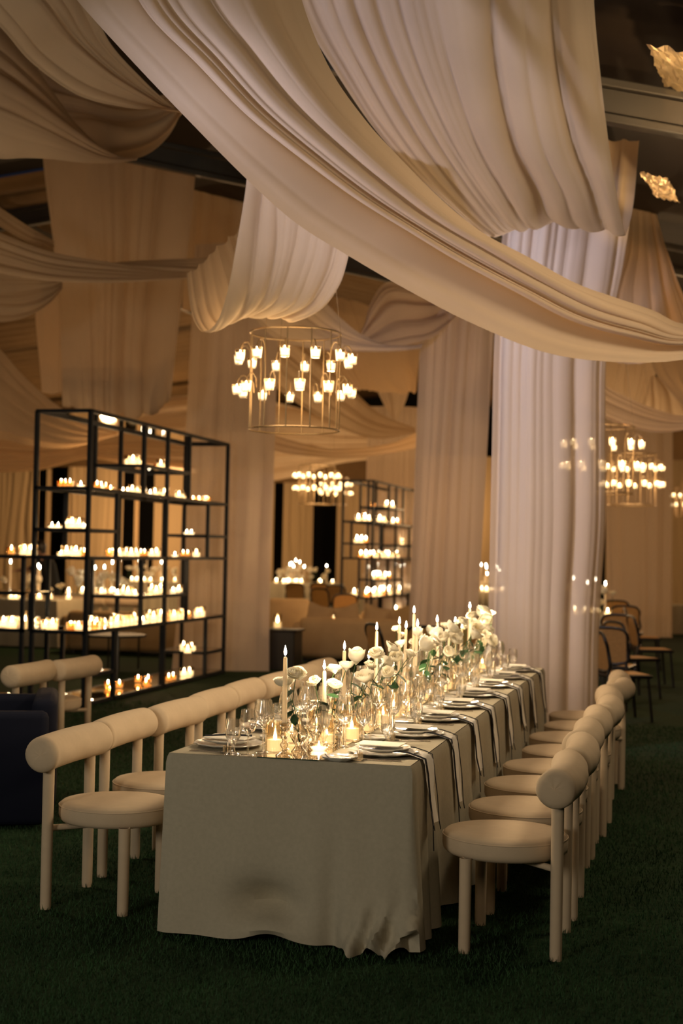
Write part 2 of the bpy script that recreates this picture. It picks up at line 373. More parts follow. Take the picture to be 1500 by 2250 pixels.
sheet('broad pale swag with a gathered lower edge just above the tall column drape', rows, 110, 150, 9, .13, 5, drift=.02)
rows = [[(550, 320, 8.7), (620, 350, 8.7), (700, 390, 8.7), (790, 430, 8.7)], [(545, 400, 8.9), (612, 455, 8.9), (690, 512, 8.9), (766, 570, 8.9)],
        [(522, 530, 9.1), (600, 560, 9.1), (672, 590, 9.1), (745, 628, 9.1)], [(500, 640, 9.4), (575, 655, 9.4), (640, 662, 9.4), (706, 676, 9.4)],
        [(474, 712, 9.7), (540, 694, 9.7), (590, 690, 9.7), (655, 700, 9.7)], [(447, 732, 9.9), (500, 700, 9.9), (560, 688, 9.9), (640, 690, 9.9)],
        [(422, 690, 10.3), (480, 660, 10.3), (540, 640, 10.3), (620, 650, 10.3)], [(410, 600, 10.9), (460, 560, 10.9), (500, 520, 10.9), (560, 480, 10.9)]]
sheet('short glowing swag loop hanging just above the nearest candle chandelier', rows, 80, 110, 7, .10, 8)
def band(label, rs, d0, d1, **k):      # rs: rows of (lower), (upper) pixel pairs along the swag
    dd = np.linspace(d0, d1, len(rs)); R = []
    for r, d in zip(rs, dd):
        n = len(r); R.append([(p[0], p[1], d + .25 * i / (n - 1)) for i, p in enumerate(r)])
    return sheet(label, R, **k)
band('pale swag at the top corner sweeping down behind the huge diagonal swag',
     [[(-120, -60), (0, -100), (120, -100)], [(0, 60), (95, 20), (190, -5)], [(70, 140), (150, 88), (242, 95)], [(170, 210), (235, 160), (312, 172)], [(270, 236), (320, 212), (366, 222)], [(345, 242), (375, 238), (402, 246)], [(420, 250), (430, 245), (440, 246)]], 8.6, 10, nf=4, amp=.09, seed=3)
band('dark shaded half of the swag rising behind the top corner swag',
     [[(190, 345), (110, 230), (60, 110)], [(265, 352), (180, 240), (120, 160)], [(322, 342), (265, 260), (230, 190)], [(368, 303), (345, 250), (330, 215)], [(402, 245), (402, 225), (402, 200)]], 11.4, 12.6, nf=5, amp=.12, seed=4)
band('tan swag hanging at the side edge below the top corner swag',
     [[(-80, 330), (-80, 150), (-80, -20)], [(0, 348), (20, 200), (0, 60)], [(60, 347), (90, 245), (68, 135)], [(120, 350), (150, 285), (118, 205)], [(190, 358), (212, 325), (172, 278)], [(245, 358), (258, 345), (238, 333)], [(300, 352), (302, 349), (304, 344)]], 9.4, 11, nf=4, amp=.09, seed=6)
sheet('long tan swag panel hanging down behind the black shelving top',
      [[(90, 180, 18), (210, 180, 18), (330, 180, 18), (442, 180, 18)], [(95, 350, 17.7), (205, 350, 17.7), (320, 350, 17.7), (432, 350, 17.7)], [(118, 540, 17.4), (210, 540, 17.4), (310, 540, 17.4), (414, 540, 17.4)],
       [(134, 740, 17.2), (210, 740, 17.2), (300, 740, 17.2), (390, 740, 17.2)], [(137, 850, 17.1), (210, 855, 17.1), (300, 860, 17.1), (380, 830, 17.1)], [(139, 890, 17.3), (215, 902, 17.3), (305, 914, 17.3), (372, 880, 17.3)], [(150, 850, 17.7), (220, 850, 17.7), (300, 850, 17.7), (360, 830, 17.7)]], 70, 120, 8, .17, 21)
sheet('narrow greyish drape hanging beside the long tan panel',
      [[(72, 560, 19.4), (108, 560, 19.4), (142, 560, 19.4)], [(78, 700, 19.2), (108, 700, 19.2), (138, 700, 19.2)], [(87, 800, 19), (112, 800, 19), (136, 800, 19)], [(92, 862, 19), (115, 866, 19), (136, 862, 19)]], 30, 40, 3, .05, 22)
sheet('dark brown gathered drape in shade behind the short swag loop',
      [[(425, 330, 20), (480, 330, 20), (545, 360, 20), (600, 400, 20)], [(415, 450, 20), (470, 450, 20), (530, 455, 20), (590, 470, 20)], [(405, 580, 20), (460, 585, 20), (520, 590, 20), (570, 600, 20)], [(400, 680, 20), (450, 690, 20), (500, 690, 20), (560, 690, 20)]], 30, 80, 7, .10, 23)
band('slim horizontal swag crossing in front of the long tan panel',
     [[(-80, 592), (-80, 535), (-80, 470)], [(0, 602), (0, 560), (0, 512)], [(120, 618), (115, 590), (110, 554)], [(250, 622), (245, 602), (240, 577)], [(380, 616), (378, 606), (375, 596)], [(505, 607), (505, 602), (505, 594)]], 12.4, 14, nf=4, amp=.06, seed=24, nv=50)
band('purplish shaded tail of the slim horizontal swag', [[(240, 582), (240, 577)], [(310, 592), (310, 572)], [(380, 600), (385, 569)], [(450, 605), (450, 566)], [(515, 607), (515, 562)]], 14.3, 15, nf=3, amp=.05, seed=25, nv=30)
band('brown shaded swag end at the side edge under the slim horizontal swag', [[(-60, 700), (-60, 600)], [(0, 709), (20, 603)], [(60, 697), (72, 606)], [(108, 668), (112, 610)], [(138, 636), (137, 612)]], 14.6, 15.6, nf=4, amp=.09, seed=26, nv=50)
band('thin tan swag edge above the slim horizontal swag', [[(-50, 470), (-50, 425)], [(0, 500), (0, 458)], [(60, 532), (60, 498)], [(120, 545), (118, 530)]], 14, 15, nf=3, amp=.04, seed=27, nv=30)
band('large layered swag sweeping down behind the top of the near shelving',
     [[(-90, 960), (-90, 820), (-90, 680)], [(0, 965), (0, 870), (0, 768)], [(60, 980), (58, 910), (50, 826)], [(135, 988), (128, 940), (122, 890)], [(198, 977), (195, 955), (190, 927)], [(240, 962), (240, 955), (238, 945)], [(262, 955), (262, 952), (262, 950)]], 21.5, 23, nf=4, amp=.14, seed=28)
band('smooth tan canopy drape spreading behind the near shelving', [[(-80, 1040), (-60, 900)], [(80, 1036), (80, 930)], [(200, 1010), (200, 930)], [(330, 1030), (330, 880)], [(430, 1040), (420, 870)]], 34, 33, nf=10, amp=.25, seed=29, nv=60)
band('mauve swag arm curving down beneath the huge diagonal swag',
     [[(560, 700), (590, 660), (640, 620)], [(600, 740), (650, 690), (706, 656)], [(660, 762), (705, 728), (748, 698)], [(725, 770), (760, 750), (792, 733)], [(800, 771), (825, 762), (846, 755)], [(870, 769), (890, 763), (905, 757)], [(925, 762), (932, 757), (940, 752)]], 14.6, 15.6, nf=3, amp=.08, seed=31)
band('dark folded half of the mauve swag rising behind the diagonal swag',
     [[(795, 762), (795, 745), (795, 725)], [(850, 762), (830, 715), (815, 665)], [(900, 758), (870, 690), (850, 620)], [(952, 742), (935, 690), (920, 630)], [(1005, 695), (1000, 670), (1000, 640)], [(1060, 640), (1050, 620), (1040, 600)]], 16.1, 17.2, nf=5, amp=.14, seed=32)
sheet('golden tan swag hanging beyond the nearest chandelier beside the column drape',
      [[(640, 640, 24), (720, 650, 24), (800, 670, 24), (930, 720, 24)], [(690, 740, 23.6), (760, 760, 23.6), (830, 770, 23.6), (920, 790, 23.6)], [(730, 815, 23.2), (790, 830, 23.2), (850, 835, 23.2), (916, 835, 23.2)], [(768, 856, 23), (820, 860, 23), (870, 866, 23), (914, 862, 23)]], 40, 90, 8, .14, 33)
band('long tan swag sweeping down behind the nearest chandelier', [[(560, 800), (560, 690)], [(600, 850), (620, 720)], [(680, 905), (705, 790)], [(760, 947), (780, 862)], [(830, 964), (832, 908)], [(912, 952), (912, 942)]], 26, 29, nf=5, amp=.18, seed=34)
sheet('dark pointed drape tip between two tan swags', [[(828, 858, 27.5), (862, 862, 27.5), (898, 860, 27.5)], [(845, 893, 27.5), (866, 896, 27.5), (888, 890, 27.5)], [(862, 920, 27.5), (867, 924, 27.5), (873, 920, 27.5)]], 16, 30, 4, .10, 35)
band('level pale swag strung behind the bottom ring of the nearest chandelier', [[(580, 985), (580, 950)], [(640, 998), (640, 968)], [(720, 1005), (725, 985)], [(800, 1003), (820, 980)], [(860, 996), (870, 970)], [(915, 985), (915, 950)]], 22, 22, nf=3, amp=.08, seed=36, nv=40)
band('broad tan canopy swag above the far chandeliers', [[(585, 1060), (590, 880)], [(660, 1045), (670, 900)], [(740, 1020), (745, 930)], [(830, 1010), (830, 940)], [(912, 1010), (912, 940)]], 39, 39, nf=7, amp=.3, seed=37, nv=60)
sheet('tan pleated swag fanning down beside the top of the tall column drape',
      [[(1370, 440, 14.6), (1395, 445, 14.6), (1420, 450, 14.6), (1440, 466, 14.6)], [(1365, 540, 14.3), (1395, 545, 14.3), (1430, 550, 14.3), (1468, 560, 14.3)], [(1330, 640, 14), (1380, 640, 14), (1440, 640, 14), (1494, 635, 14)], [(1310, 740, 13.8), (1380, 740, 13.8), (1460, 735, 13.8), (1540, 725, 13.8)], [(1310, 790, 13.8), (1390, 800, 13.8), (1480, 790, 13.8), (1600, 780, 13.8)]], 50, 90, 6, .12, 41)
sheet('tan drape hanging behind the tall column, ending above the bright swag', [[(1300, 750, 20), (1380, 750, 20), (1465, 750, 20)], [(1310, 810, 20), (1375, 820, 20), (1440, 820, 20)], [(1318, 860, 20), (1370, 880, 20), (1414, 890, 20)]], 30, 60, 5, .10, 42)
sheet('tan swag corner at the side edge above the dark wedge', [[(1425, 760, 18.5), (1500, 760, 18.5), (1600, 760, 18.5)], [(1440, 820, 18.5), (1500, 830, 18.5), (1600, 840, 18.5)], [(1500, 893, 18.5), (1540, 890, 18.5), (1600, 890, 18.5)]], 30, 50, 4, .10, 43)
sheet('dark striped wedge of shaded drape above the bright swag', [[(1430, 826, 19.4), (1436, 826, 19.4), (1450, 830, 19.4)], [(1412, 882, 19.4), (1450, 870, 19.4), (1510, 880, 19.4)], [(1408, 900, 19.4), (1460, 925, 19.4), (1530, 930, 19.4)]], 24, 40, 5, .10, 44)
band('bright lit swag above the chandeliers beside the tall column', [[(1270, 890), (1280, 850), (1290, 805)], [(1325, 922), (1326, 890), (1328, 848)], [(1380, 943), (1382, 915), (1385, 878)], [(1440, 954), (1440, 930), (1440, 901)], [(1500, 949), (1500, 932), (1500, 914)], [(1580, 930), (1580, 915), (1580, 900)], [(1720, 860), (1715, 840), (1710, 820)], [(1820, 740), (1810, 720), (1800, 700)]], 15.6, 17, nf=4, amp=.07, seed=45)
# columns of sheer cloth falling to the grass
def column(label, px, d, ztop, seed, nf=6, amp=.11, flare=0., mt='sheer', nm='column_drape', zb=.0):
    R = []
    for t in np.linspace(0, 1, 9):
        row = []
        for j in range(5):
            v = j / 4; x0 = px[0][0] + (px[1][0] - px[0][0]) * t; x1 = px[0][1] + (px[1][1] - px[0][1]) * t
            q = P(x0 + (x1 - x0) * v, 1225, d); z = ztop + (zb - ztop) * t
            row.append((q.x + (flare * (v - .5) * max(0, t - .85) * 4), q.y - .12 * math.sin(v * PI) - .2 * max(0, t - .92), z))
        R.append(row)
    return sheet(label, R, 70, 120, nf, amp, seed, world=True, name=nm, drift=.02, sharp=.7, m=MT[mt], group='floor length drapes', cat='drape')
# the tallest column widens to the truss at its head
AR = []
for (l, r, py) in ((1120, 1396, 312), (1108, 1380, 470), (1098, 1364, 580), (1090, 1345, 680), (1085, 1328, 790), (1082, 1327, 950), (1078, 1328, 1150), (1074, 1316, 1350), (1073, 1312, 1560), (1073, 1312, 1650)):
    AR.append([P(l + (r - l) * v, py, 11.75 - .15 * math.sin(v * PI)) for v in (0, .25, .5, .75, 1)])
for p in AR[-1]: p.z = .01
sheet('tall sheer lavender lit column drape falling to the grass beyond the dining table end', AR, 90, 140, 6, .14, 52, world=True, name='column_drape', sharp=.75, drift=.012, m=MT['sheer'], group='floor length drapes')
column('sheer column drape in the middle behind the sofa and the table flowers', ((916, 1082), (895, 1046)), 17.0, 4.9, 53, 6)
column('sheer column drape standing beside the near black shelving', ((412, 602), (388, 592)), 19.0, 5.7, 54, 5, flare=.1)
column('pale column drape far away behind the cane chairs and two chandeliers', ((1318, 1470), (1338, 1478)), 29, 5.4, 55, 5, .12)
column('pinkish column drape behind the far black shelving', ((802, 925), (800, 925)), 31, 4.8, 56, 8, .10)
# pleated wall curtains at the far end with dark openings between them
def curtain(label, x0, x1, d, py, seed, nf=None):
    a, b = P(x0, 1220, d), P(x1, 1220, d); zt = P((x0 + x1) / 2, py, d).z
    R = [[(a.x + (b.x - a.x) * v, a.y + (b.y - a.y) * v, z) for v in (0, .5, 1)] for z in (zt, zt * .5, 0)]
    sheet(label, R, 12, 120, nf or max(4, (x1 - x0) / 11), .10, seed, world=True, name='wall_curtain', cat='curtain', group='pleated curtains along the far wall', m=MT['wallcloth'])
curtain('pleated wall curtain at the frame edge seen past the near shelving', -90, 82, 43, 1022, 61)
curtain('thin tied curtain strip in the dark opening near the person in black', 98, 110, 43, 1030, 62, 2)
curtain('pleated wall curtain behind the near shelving, beside the dark opening', 146, 268, 43.4, 1018, 63)
curtain('thin tied curtain strip in the dark opening behind the near shelving', 293, 303, 43, 1040, 64, 2)
curtain('narrow pleated wall curtain ending at the sheer column by the near shelving', 336, 600, 43.8, 1010, 65)
curtain('pleated wall curtain under the far chandeliers', 620, 686, 44, 1055, 66)
curtain('pleated wall curtain just behind the far shelving', 738, 1090, 44.4, 1000, 67)
curtain('pleated wall curtain at the frame edge beyond the far chandelier', 1330, 1620, 40, 1000, 68)
for i, (x0, x1, py0, py1, d) in enumerate(((-90, 620, 960, 1024, 42.6), (590, 930, 1000, 1060, 43.2), (1310, 1620, 950, 1010, 39))):
    a, b = P(x0, py0, d), P(x1, py0, d); zb = P(x0, py1, d).z; zt = P(x0, py0, d).z + .1
    tag(ob('pelmet_board', MB().box(min(a.x, b.x), min(a.y, b.y), zb, max(a.x, b.x), min(a.y, b.y) + .1, zt).mesh('pelmet', MT['liner'])), 'plain brown band over the pleated far curtains, %s along the wall' % nth(i), 'pelmet')

# ------------------------------------------------------------------ dining table with cloth
TX0, TX1, TY0, TY1, TZ = -2.09, -1.075, 5.60, 10.86, .75
t = empty('banquet_table', ((TX0 + TX1) / 2, (TY0 + TY1) / 2, 0), 'long banquet table hidden under the taupe cloth', 'table')
cx, cy = t.location.x, t.location.y
ob('tabletop', MB().box(TX0 + .03 - cx, TY0 + .03 - cy, TZ - .04, TX1 - .03 - cx, TY1 - .03 - cy, TZ - .006).mesh('top', MT['darkwood']), t)
lg = MB().box(-.03, -.03, 0, .03, .03, TZ - .04).mesh('leg', MT['darkwood'])
for sx in (-1, 1):
    for yy in (-2.4, 0, 2.4): ob('leg', lg, t, (sx * .4, yy, 0))
def cloth():
    rad = .02; per = []      # perimeter samples (x, y, nx, ny, s)
    def seg(ax, ay, bx, by, n): return [(ax + (bx - ax) * i / n, ay + (by - ay) * i / n) for i in range(n)]
    pts = seg(TX0, TY0, TX1, TY0, 130) + seg(TX1, TY0, TX1, TY1, 420) + seg(TX1, TY1, TX0, TY1, 60) + seg(TX0, TY1, TX0, TY0, 260)
    n = len(pts); nrm = []
    raw = []
    for i in range(n):
        x, y = pts[i]
        dx = (x > TX1 - 1e-6) * 1. - (x < TX0 + 1e-6) * 1.; dy = (y > TY1 - 1e-6) * 1. - (y < TY0 + 1e-6) * 1.
        raw.append((dx, dy))
    for i in range(n):
        sx = sy = 0
        for k in range(-5, 6):
            a, b = raw[(i + k) % n]; w_ = math.exp(-k * k / 9.); sx += a * w_; sy += b * w_
        l = math.hypot(sx, sy) or 1; nrm.append((sx / l, sy / l))
    ts = [0, .006, .02, .05, .1, .17, .25, .33, .41, .49, .57, .64, .70, .76, .81, .86, .90, .935, .965, 1.0]
    vs = []; fs = []
    for ti, tt in enumerate(ts):
        for i, ((x, y), (nx, ny)) in enumerate(zip(pts, nrm)):
            front = y < TY0 + 1e-6; side = x > TX1 - 1e-6
            z = TZ + .004 - (TZ - .02) * tt
            off = .004 + .012 * min(1, tt * 30)
            cf = 0
            if front:
                u = (x - TX0) / (TX1 - TX0)
                off += tt * (.02 + .010 * math.sin(u * 9 + 1) + .015 * math.sin(u * 4.2))
                off += .012 * tt * math.sin(u * 21 + 2 * tt) * (.3 + u)
                g = math.exp(-((u - .42) / .13) ** 2 - ((tt - .80) / .10) ** 2); off -= .12 * g
                g2 = math.exp(-((u - .45) / .10) ** 2 - ((tt - .95) / .06) ** 2); off += .06 * g2; z += .035 * math.exp(-((u - .45) / .10) ** 2) * max(0, tt - .8) / .2
                off += .03 * math.exp(-((u - .78) / .05) ** 2) * tt ** 2 - .03 * math.exp(-((u - .70) / .04) ** 2) * tt ** 2
                cr_ = max(0, min(1, (u - .72) / .12)) * max(0, (tt - .74) / .26)
                off += cr_ * (.05 + .04 * math.sin(u * 75 + tt * 18) + .03 * math.sin(u * 40 - tt * 30)); z += cr_ * .035 * math.sin(u * 60 + tt * 25) * (1 - .2 * tt)
            elif side:
                v = (y - TY0)
                off += (.12 + .88 * (1 - math.exp(-(v / .40) ** 2))) * tt * (.035 + .030 * math.sin(v * 5.5 + 1.2) + .025 * math.sin(v * 13 + 4 * math.sin(v)) + .016 * math.sin(v * 29 + 2))
                off += .012 * math.exp(-(v / .25) ** 2) * tt ** 2 + .03 * math.sin(v * 34) * math.exp(-(v / .4) ** 2) * tt
            else:
                off += tt * (.008 + .006 * math.sin((x + y) * 6))
            corner = abs(nx * ny) * 2
            off += corner * ((.012 * tt + .006 * tt ** 3) if x > cx else -.008 * tt)
            zz = max(.012, z + .012 * math.sin(i * .11) * max(0, tt - .7))
            vs.append((x + nx * off, y + ny * off, zz))
    for k in range(len(ts) - 1):
        for i in range(n):
            j = (i + 1) % n; fs.append((k * n + i, (k + 1) * n + i, (k + 1) * n + j, k * n + j))
    base = len(vs); NX, NY = 12, 60
    for j in range(NY + 1):
        for i in range(NX + 1): vs.append((TX0 + (TX1 - TX0) * i / NX, TY0 + (TY1 - TY0) * j / NY, TZ + .004))
    for j in range(NY):
        for i in range(NX): k = base + j * (NX + 1) + i; fs.append((k, k + 1, k + NX + 2, k + NX + 1))
    me = MB().add(vs, fs).mesh('tablecloth', MT['linen'])
    tag(ob('tablecloth', me), 'taupe linen tablecloth over the long dining table, puddling at one corner', 'tablecloth')
cloth()

# ------------------------------------------------------------------ cream chairs with bolster backs
def bolster():
    n = 30; m = 28; L = .654; r = .0795; vs = []; fs = []
    for i in range(n + 1):
        a = math.sin((-1 + 2 * i / n) * PI / 2); y = a * L / 2
        q_ = max(0, (abs(y) - (L / 2 - .034)) / .034); rr = r * max(0, 1 - q_ ** 2.4) ** (1 / 2.4) if q_ < 1 else 0
        rr = max(rr, .004)
        xc = .010 - .026 * a * a
        for k in range(m):
            q = 2 * PI * k / m; pl = .0016 * max(0, q_ - .45) * math.sin(q * 11 + 3 * math.sin(q * 2)) * (math.sin(q + .6) > -.2) * (1 if rr < r * .9 else 0)
            vs.append((xc + (rr + .0015 * math.sin(3 * q + 9 * a)) * math.cos(q), y + pl * 2 * (1 if a > 0 else -1), rr * math.sin(q)))
    for i in range(n):
        for k in range(m): j = (k + 1) % m; fs.append((i * m + k, i * m + j, (i + 1) * m + j, (i + 1) * m + k))
    fs += [tuple(range(m)), tuple(n * m + k for k in range(m - 1, -1, -1))]
    return MB().add(vs, fs).mesh('bolster', MT['uphol'])
CH = dict(
 back=bolster(),
 seat=MB().lathe([(.0, .365), (.20, .366), (.243, .372), (.256, .385), (.260, .40), (.260, .436), (.256, .447), (.245, .456), (.20, .461), (.0, .463)], 48).mesh('seat', MT['uphol']),
 piping=MB().tube([(.259 * math.cos(a), .259 * math.sin(a), .4415) for a in np.linspace(0, 2 * PI, 48, endpoint=False)], .0028, 6, close=True).mesh('piping', MT['uphol']),
 fleg=MB().lathe([(.023, 0), (.0245, .02), (.0255, .38)], 16).mesh('leg', MT['uphol']),
 rleg=MB().lathe([(.023, 0), (.0245, .02), (.0255, .66)], 16).mesh('leg', MT['uphol']),
 rail=MB().tube([(.02, 0, .352), (.235, .2, .352)], .014, 8).mesh('rail', MT['uphol']),
 rail2=MB().tube([(.02, 0, .352), (.235, -.2, .352)], .014, 8).mesh('rail', MT['uphol']))
def cream_chair(x, y, rz, label, group=None):       # back towards local +x
    e = empty('bolster_chair', (x, y, 0), label, 'chair', group, rz)
    ob('seat', CH['seat'], e); ob('piping', CH['piping'], e)
    ob('backrest', CH['back'], e, (.245, 0, .688))
    for s in (-1, 1):
        ob('leg', CH['fleg'], e, (-.13, s * .225, 0)); ob('leg', CH['rleg'], e, (.235, s * .222, 0))
    ob('rail', CH['rail'], e); ob('rail', CH['rail2'], e)
PR = .655; YC0 = 5.953; YL0 = 6.065
jr = [0, .01, -.01, .0, .03, .0, .03, .0]; rot = [0, .01, -.01, .02, -.02, .10, -.14, .04]
for k in range(8):
    cream_chair(-.735 + jr[k], YC0 + PR * k, rot[k] * .8, 'cream bolster-back chair on the open side of the table, %s from the camera' % nth(k), 'cream chairs on the open side')
for k in range(8):
    cream_chair(-2.512 - .02 * math.sin(k * 2.1), YL0 + PR * k, PI + (.0, .02, -.03, .02, .03, -.02, .0, .02)[k], 'cream bolster-back chair on the shelving side of the table, %s from the camera' % nth(k), 'cream chairs on the shelving side')
for i, (px, d) in enumerate(((168, 10.75), (68, 10.2))):
    q = P(px, 1460, d); a = -.04 + .05 * i
    cream_chair(q.x - .24 * math.cos(a), q.y - .24 * math.sin(a), a, ('cream bolster-back chair standing by the navy armchair, fully seen', 'cream bolster-back chair mostly hidden behind the navy armchair')[i])

# navy velvet tub seat at the frame edge
nv = empty('navy_armchair', (-4.02, 7.75, 0), 'dark navy velvet armchair in deep shadow at the frame edge', 'armchair', rz=.42)
ob('seat_block', MB().box(-.42, -.35, .04, .28, .5, .42, .03).mesh('seat', MT['navy']), nv)
ob('armrest', MB().box(-.46, -.46, .02, .34, -.33, .66, .04).mesh('arm', MT['navy']), nv)
ob('armrest', MB().box(-.46, .50, .02, .34, .63, .66, .04).mesh('arm', MT['navy']), nv)
ob('backrest', MB().box(.24, -.28, .02, .38, .52, .71, .04).mesh('back', MT['navy']), nv)
nv2 = empty('navy_armchair', (-5.15, 8.35, 0), 'navy velvet armchair cut by the frame edge, beyond the first', 'armchair', rz=.42)
ob('seat_block', MB().box(-.4, -.4, .04, .3, .5, .42, .03).mesh('seat', MT['navy']), nv2)
ob('backrest', MB().box(.18, -.42, .02, .34, .95, .74, .04).mesh('back', MT['navy']), nv2)
ob('armrest', MB().box(-.46, -.46, .02, .3, -.33, .62, .04).mesh('arm', MT['navy']), nv2)

# ------------------------------------------------------------------ candles, glass, china
FL = MB().lathe([(.0, 0), (.0035, .003), (.0055, .009), (.0055, .014), (.004, .021), (.002, .028), (.0004, .034)], 10).mesh('flame', MT['flame'])
def votive_meshes(kind):
    r, h, wh = dict(clear=(.045, .085, .045), amber=(.036, .062, .036), crystal=(.040, .034, .016), tall=(.045, .13, .055))[kind]
    g = {'clear': 'cup', 'tall': 'cup', 'amber': 'amber', 'crystal': 'crystal'}[kind]
    prof = [(r * .86, 0), (r * .92, .004), (r, h)] + [(r * .96, h), (r * .88, .008)]
    if kind == 'crystal': prof = [(r * .6, 0), (r, h * .35), (r * .9, h * .5), (r, h), (r * .7, h), (r * .6, h * .4)]
    if kind == 'tall': prof = [(r * .8, 0), (r * .95, .006), (r * .97, .03), (r * .95, .07), (r * 1.0, .10), (r * .86, h), (r * .84, h), (r * .9, .07), (r * .8, .01)]
    G = MB().lathe(prof, 20, flute=.03 if kind == 'crystal' else 0, nf=10 if kind == 'crystal' else 0).mesh('holder', MT[g])
    wr = r * (.78 if kind != 'tall' else .72)
    W = MB().lathe([(wr, .009), (wr, wh), (wr * .9, wh + .001), (0, wh - .003)], 20).mesh('wax', MT[{'amber': 'amberwax', 'tall': 'pillarwax'}.get(kind, 'glowwax')])
    return G, W, wh, r
VM = {k: votive_meshes(k) for k in ('clear', 'amber', 'crystal', 'tall')}
VN = dict(clear='clear glass votive candle', amber='amber glass votive candle', crystal='low crystal tealight', tall='hurricane pillar candle')
def votive(loc, kind, label, group, s=1., fs=1., lit=True):
    G, W, wh, r = VM[kind]
    e = empty('votive_candle' if kind != 'crystal' else 'tealight_holder', loc, label, 'candle', group, s=s)
    ob('glass_holder', G, e); ob('wax', W, e)
    if lit: ob('flame', FL, e, (0, 0, wh), scale=fs)
    return e
TAP = MB().lathe([(.0105, 0), (.0100, .1), (.0082, .285), (.006, .292), (.0, .294)], 14).mesh('taper', MT['wax'])
WICK = MB().tube([(0, 0, 0), (.0008, 0, .008)], .0008, 5).mesh('wick', MT['wick'])
def taper(loc, h, label, group, lean=(0, 0), s=1.):
    e = empty('taper_candle', loc, label, 'candle', group, rx=lean[0], ry=lean[1])
    k = h / .294
    ob('wax_stick', TAP, e, scale=(s, s, k)); ob('wick', WICK, e, (0, 0, h)); ob('flame', FL, e, (0, 0, h + .004), scale=(1.15 * s, 1.15 * s, 1.25 * s))
    return e
def stick_profile(h):
    a = [(.034, 0), (.036, .004), (.030, .012), (.012, .020), (.009, .028)]
    z = .028; b = []
    while z < h - .035: b += [(.008, z + .004), (.017, z + .016), (.017, z + .022), (.008, z + .034)]; z += .036
    return a + b + [(.010, h - .02), (.019, h - .014), (.019, h - .002), (.012, h), (.0105, h - .012)]
STK = {round(h, 2): MB().lathe(stick_profile(h), 20, flute=.04, nf=10).mesh('stick', MT['crystal']) for h in (.06, .10, .14, .18)}
def wineglass(kind):
    p = dict(red=[(.036, 0), (.034, .003), (.006, .008), (.004, .02), (.004, .095), (.010, .102), (.034, .118), (.045, .140), (.045, .158), (.038, .195), (.033, .222)],
             white=[(.033, 0), (.031, .003), (.006, .008), (.004, .02), (.004, .080), (.010, .088), (.028, .104), (.035, .125), (.034, .150), (.029, .190)],
             flute=[(.030, 0), (.028, .003), (.005, .008), (.004, .02), (.004, .075), (.010, .084), (.022, .105), (.026, .150), (.024, .195), (.022, .215)],
             goblet=[(.034, 0), (.032, .003), (.011, .012), (.008, .025), (.010, .040), (.020, .055), (.031, .075), (.033, .105), (.030, .135), (.029, .148)])[kind]
    m = MB().lathe(p, 24, flute=.03 if kind == 'goblet' else 0, nf=12 if kind == 'goblet' else 0)
    body = m.mesh('bowl', MT['glass'])
    water = None
    if kind in ('goblet', 'white'):
        q = {'goblet': [(.008, .046), (.019, .057), (.0295, .076), (.0315, .098), (0, .098)], 'white': [(.009, .091), (.026, .106), (.031, .118), (0, .118)]}[kind]
        water = MB().lathe(q, 20).mesh('water', MT['water'])
    return body, water
WG = {k: wineglass(k) for k in ('red', 'white', 'flute', 'goblet')}
GN = dict(red='large red wine glass', white='white wine glass', flute='slender champagne flute', goblet='pressed glass water goblet')
def glass(x, y, kind, label, z=.7545):
    b, w_ = WG[kind]; e = empty({'red': 'wine_glass', 'white': 'wine_glass', 'flute': 'champagne_flute', 'goblet': 'water_goblet'}[kind], (x, y, z), label, 'glass', 'glassware on the dining table')
    ob('bowl', b, e)
    if w_: ob('water', w_, e)
def plate_mesh(r, scal=.03, nf=14, m='china'):
    return MB().lathe([(r * .55, .0), (r * .6, .003), (r * .92, .012), (r, .018), (r * .99, .020), (r * .9, .016), (r * .62, .007), (0, .006)], 56, flute=scal, nf=nf).mesh('plate', MT[m])
PL = plate_mesh(.150); PL2 = plate_mesh(.118, .02, 12); PLB = plate_mesh(.075, .03, 10)
def cutlery(kind):
    m = MB()
    if kind == 'knife': m.box(-.006, -.105, 0, .006, -.01, .004, .001); m.add([(-.007, -.01, .001), (.007, -.01, .001), (.009, .08, .001), (.002, .105, .001), (-.007, .08, .001), (-.007, -.01, .003), (.007, -.01, .003), (.009, .08, .003), (.002, .105, .003), (-.007, .08, .003)], [(4, 3, 2, 1, 0), (5, 6, 7, 8, 9), (0, 1, 6, 5), (1, 2, 7, 6), (2, 3, 8, 7), (3, 4, 9, 8), (4, 0, 5, 9)])
    elif kind == 'fork':
        m.box(-.004, -.10, 0, .004, .04, .003, .001); m.box(-.011, .035, .001, .011, .052, .004, .001)
        for q in (-.0095, -.0032, .0032, .0095): m.box(q - .0013, .052, .002, q + .0013, .098, .004)
    else:
        m.box(-.003, -.07, 0, .003, .035, .003, .001); m.add([(.011 * math.cos(a), .05 + .017 * math.sin(a), .003 + .002 * (1 if i else 0)) for i, a in enumerate(np.linspace(0, 2 * PI, 12, endpoint=False))], [tuple(range(12))])
    return m.mesh(kind, MT['steel'], False)
CU = {k: cutlery(k) for k in ('knife', 'fork', 'spoon')}
CARD = MB().box(-.095, -.068, 0, .095, .068, .004, .001).mesh('card', MT['card'], False)
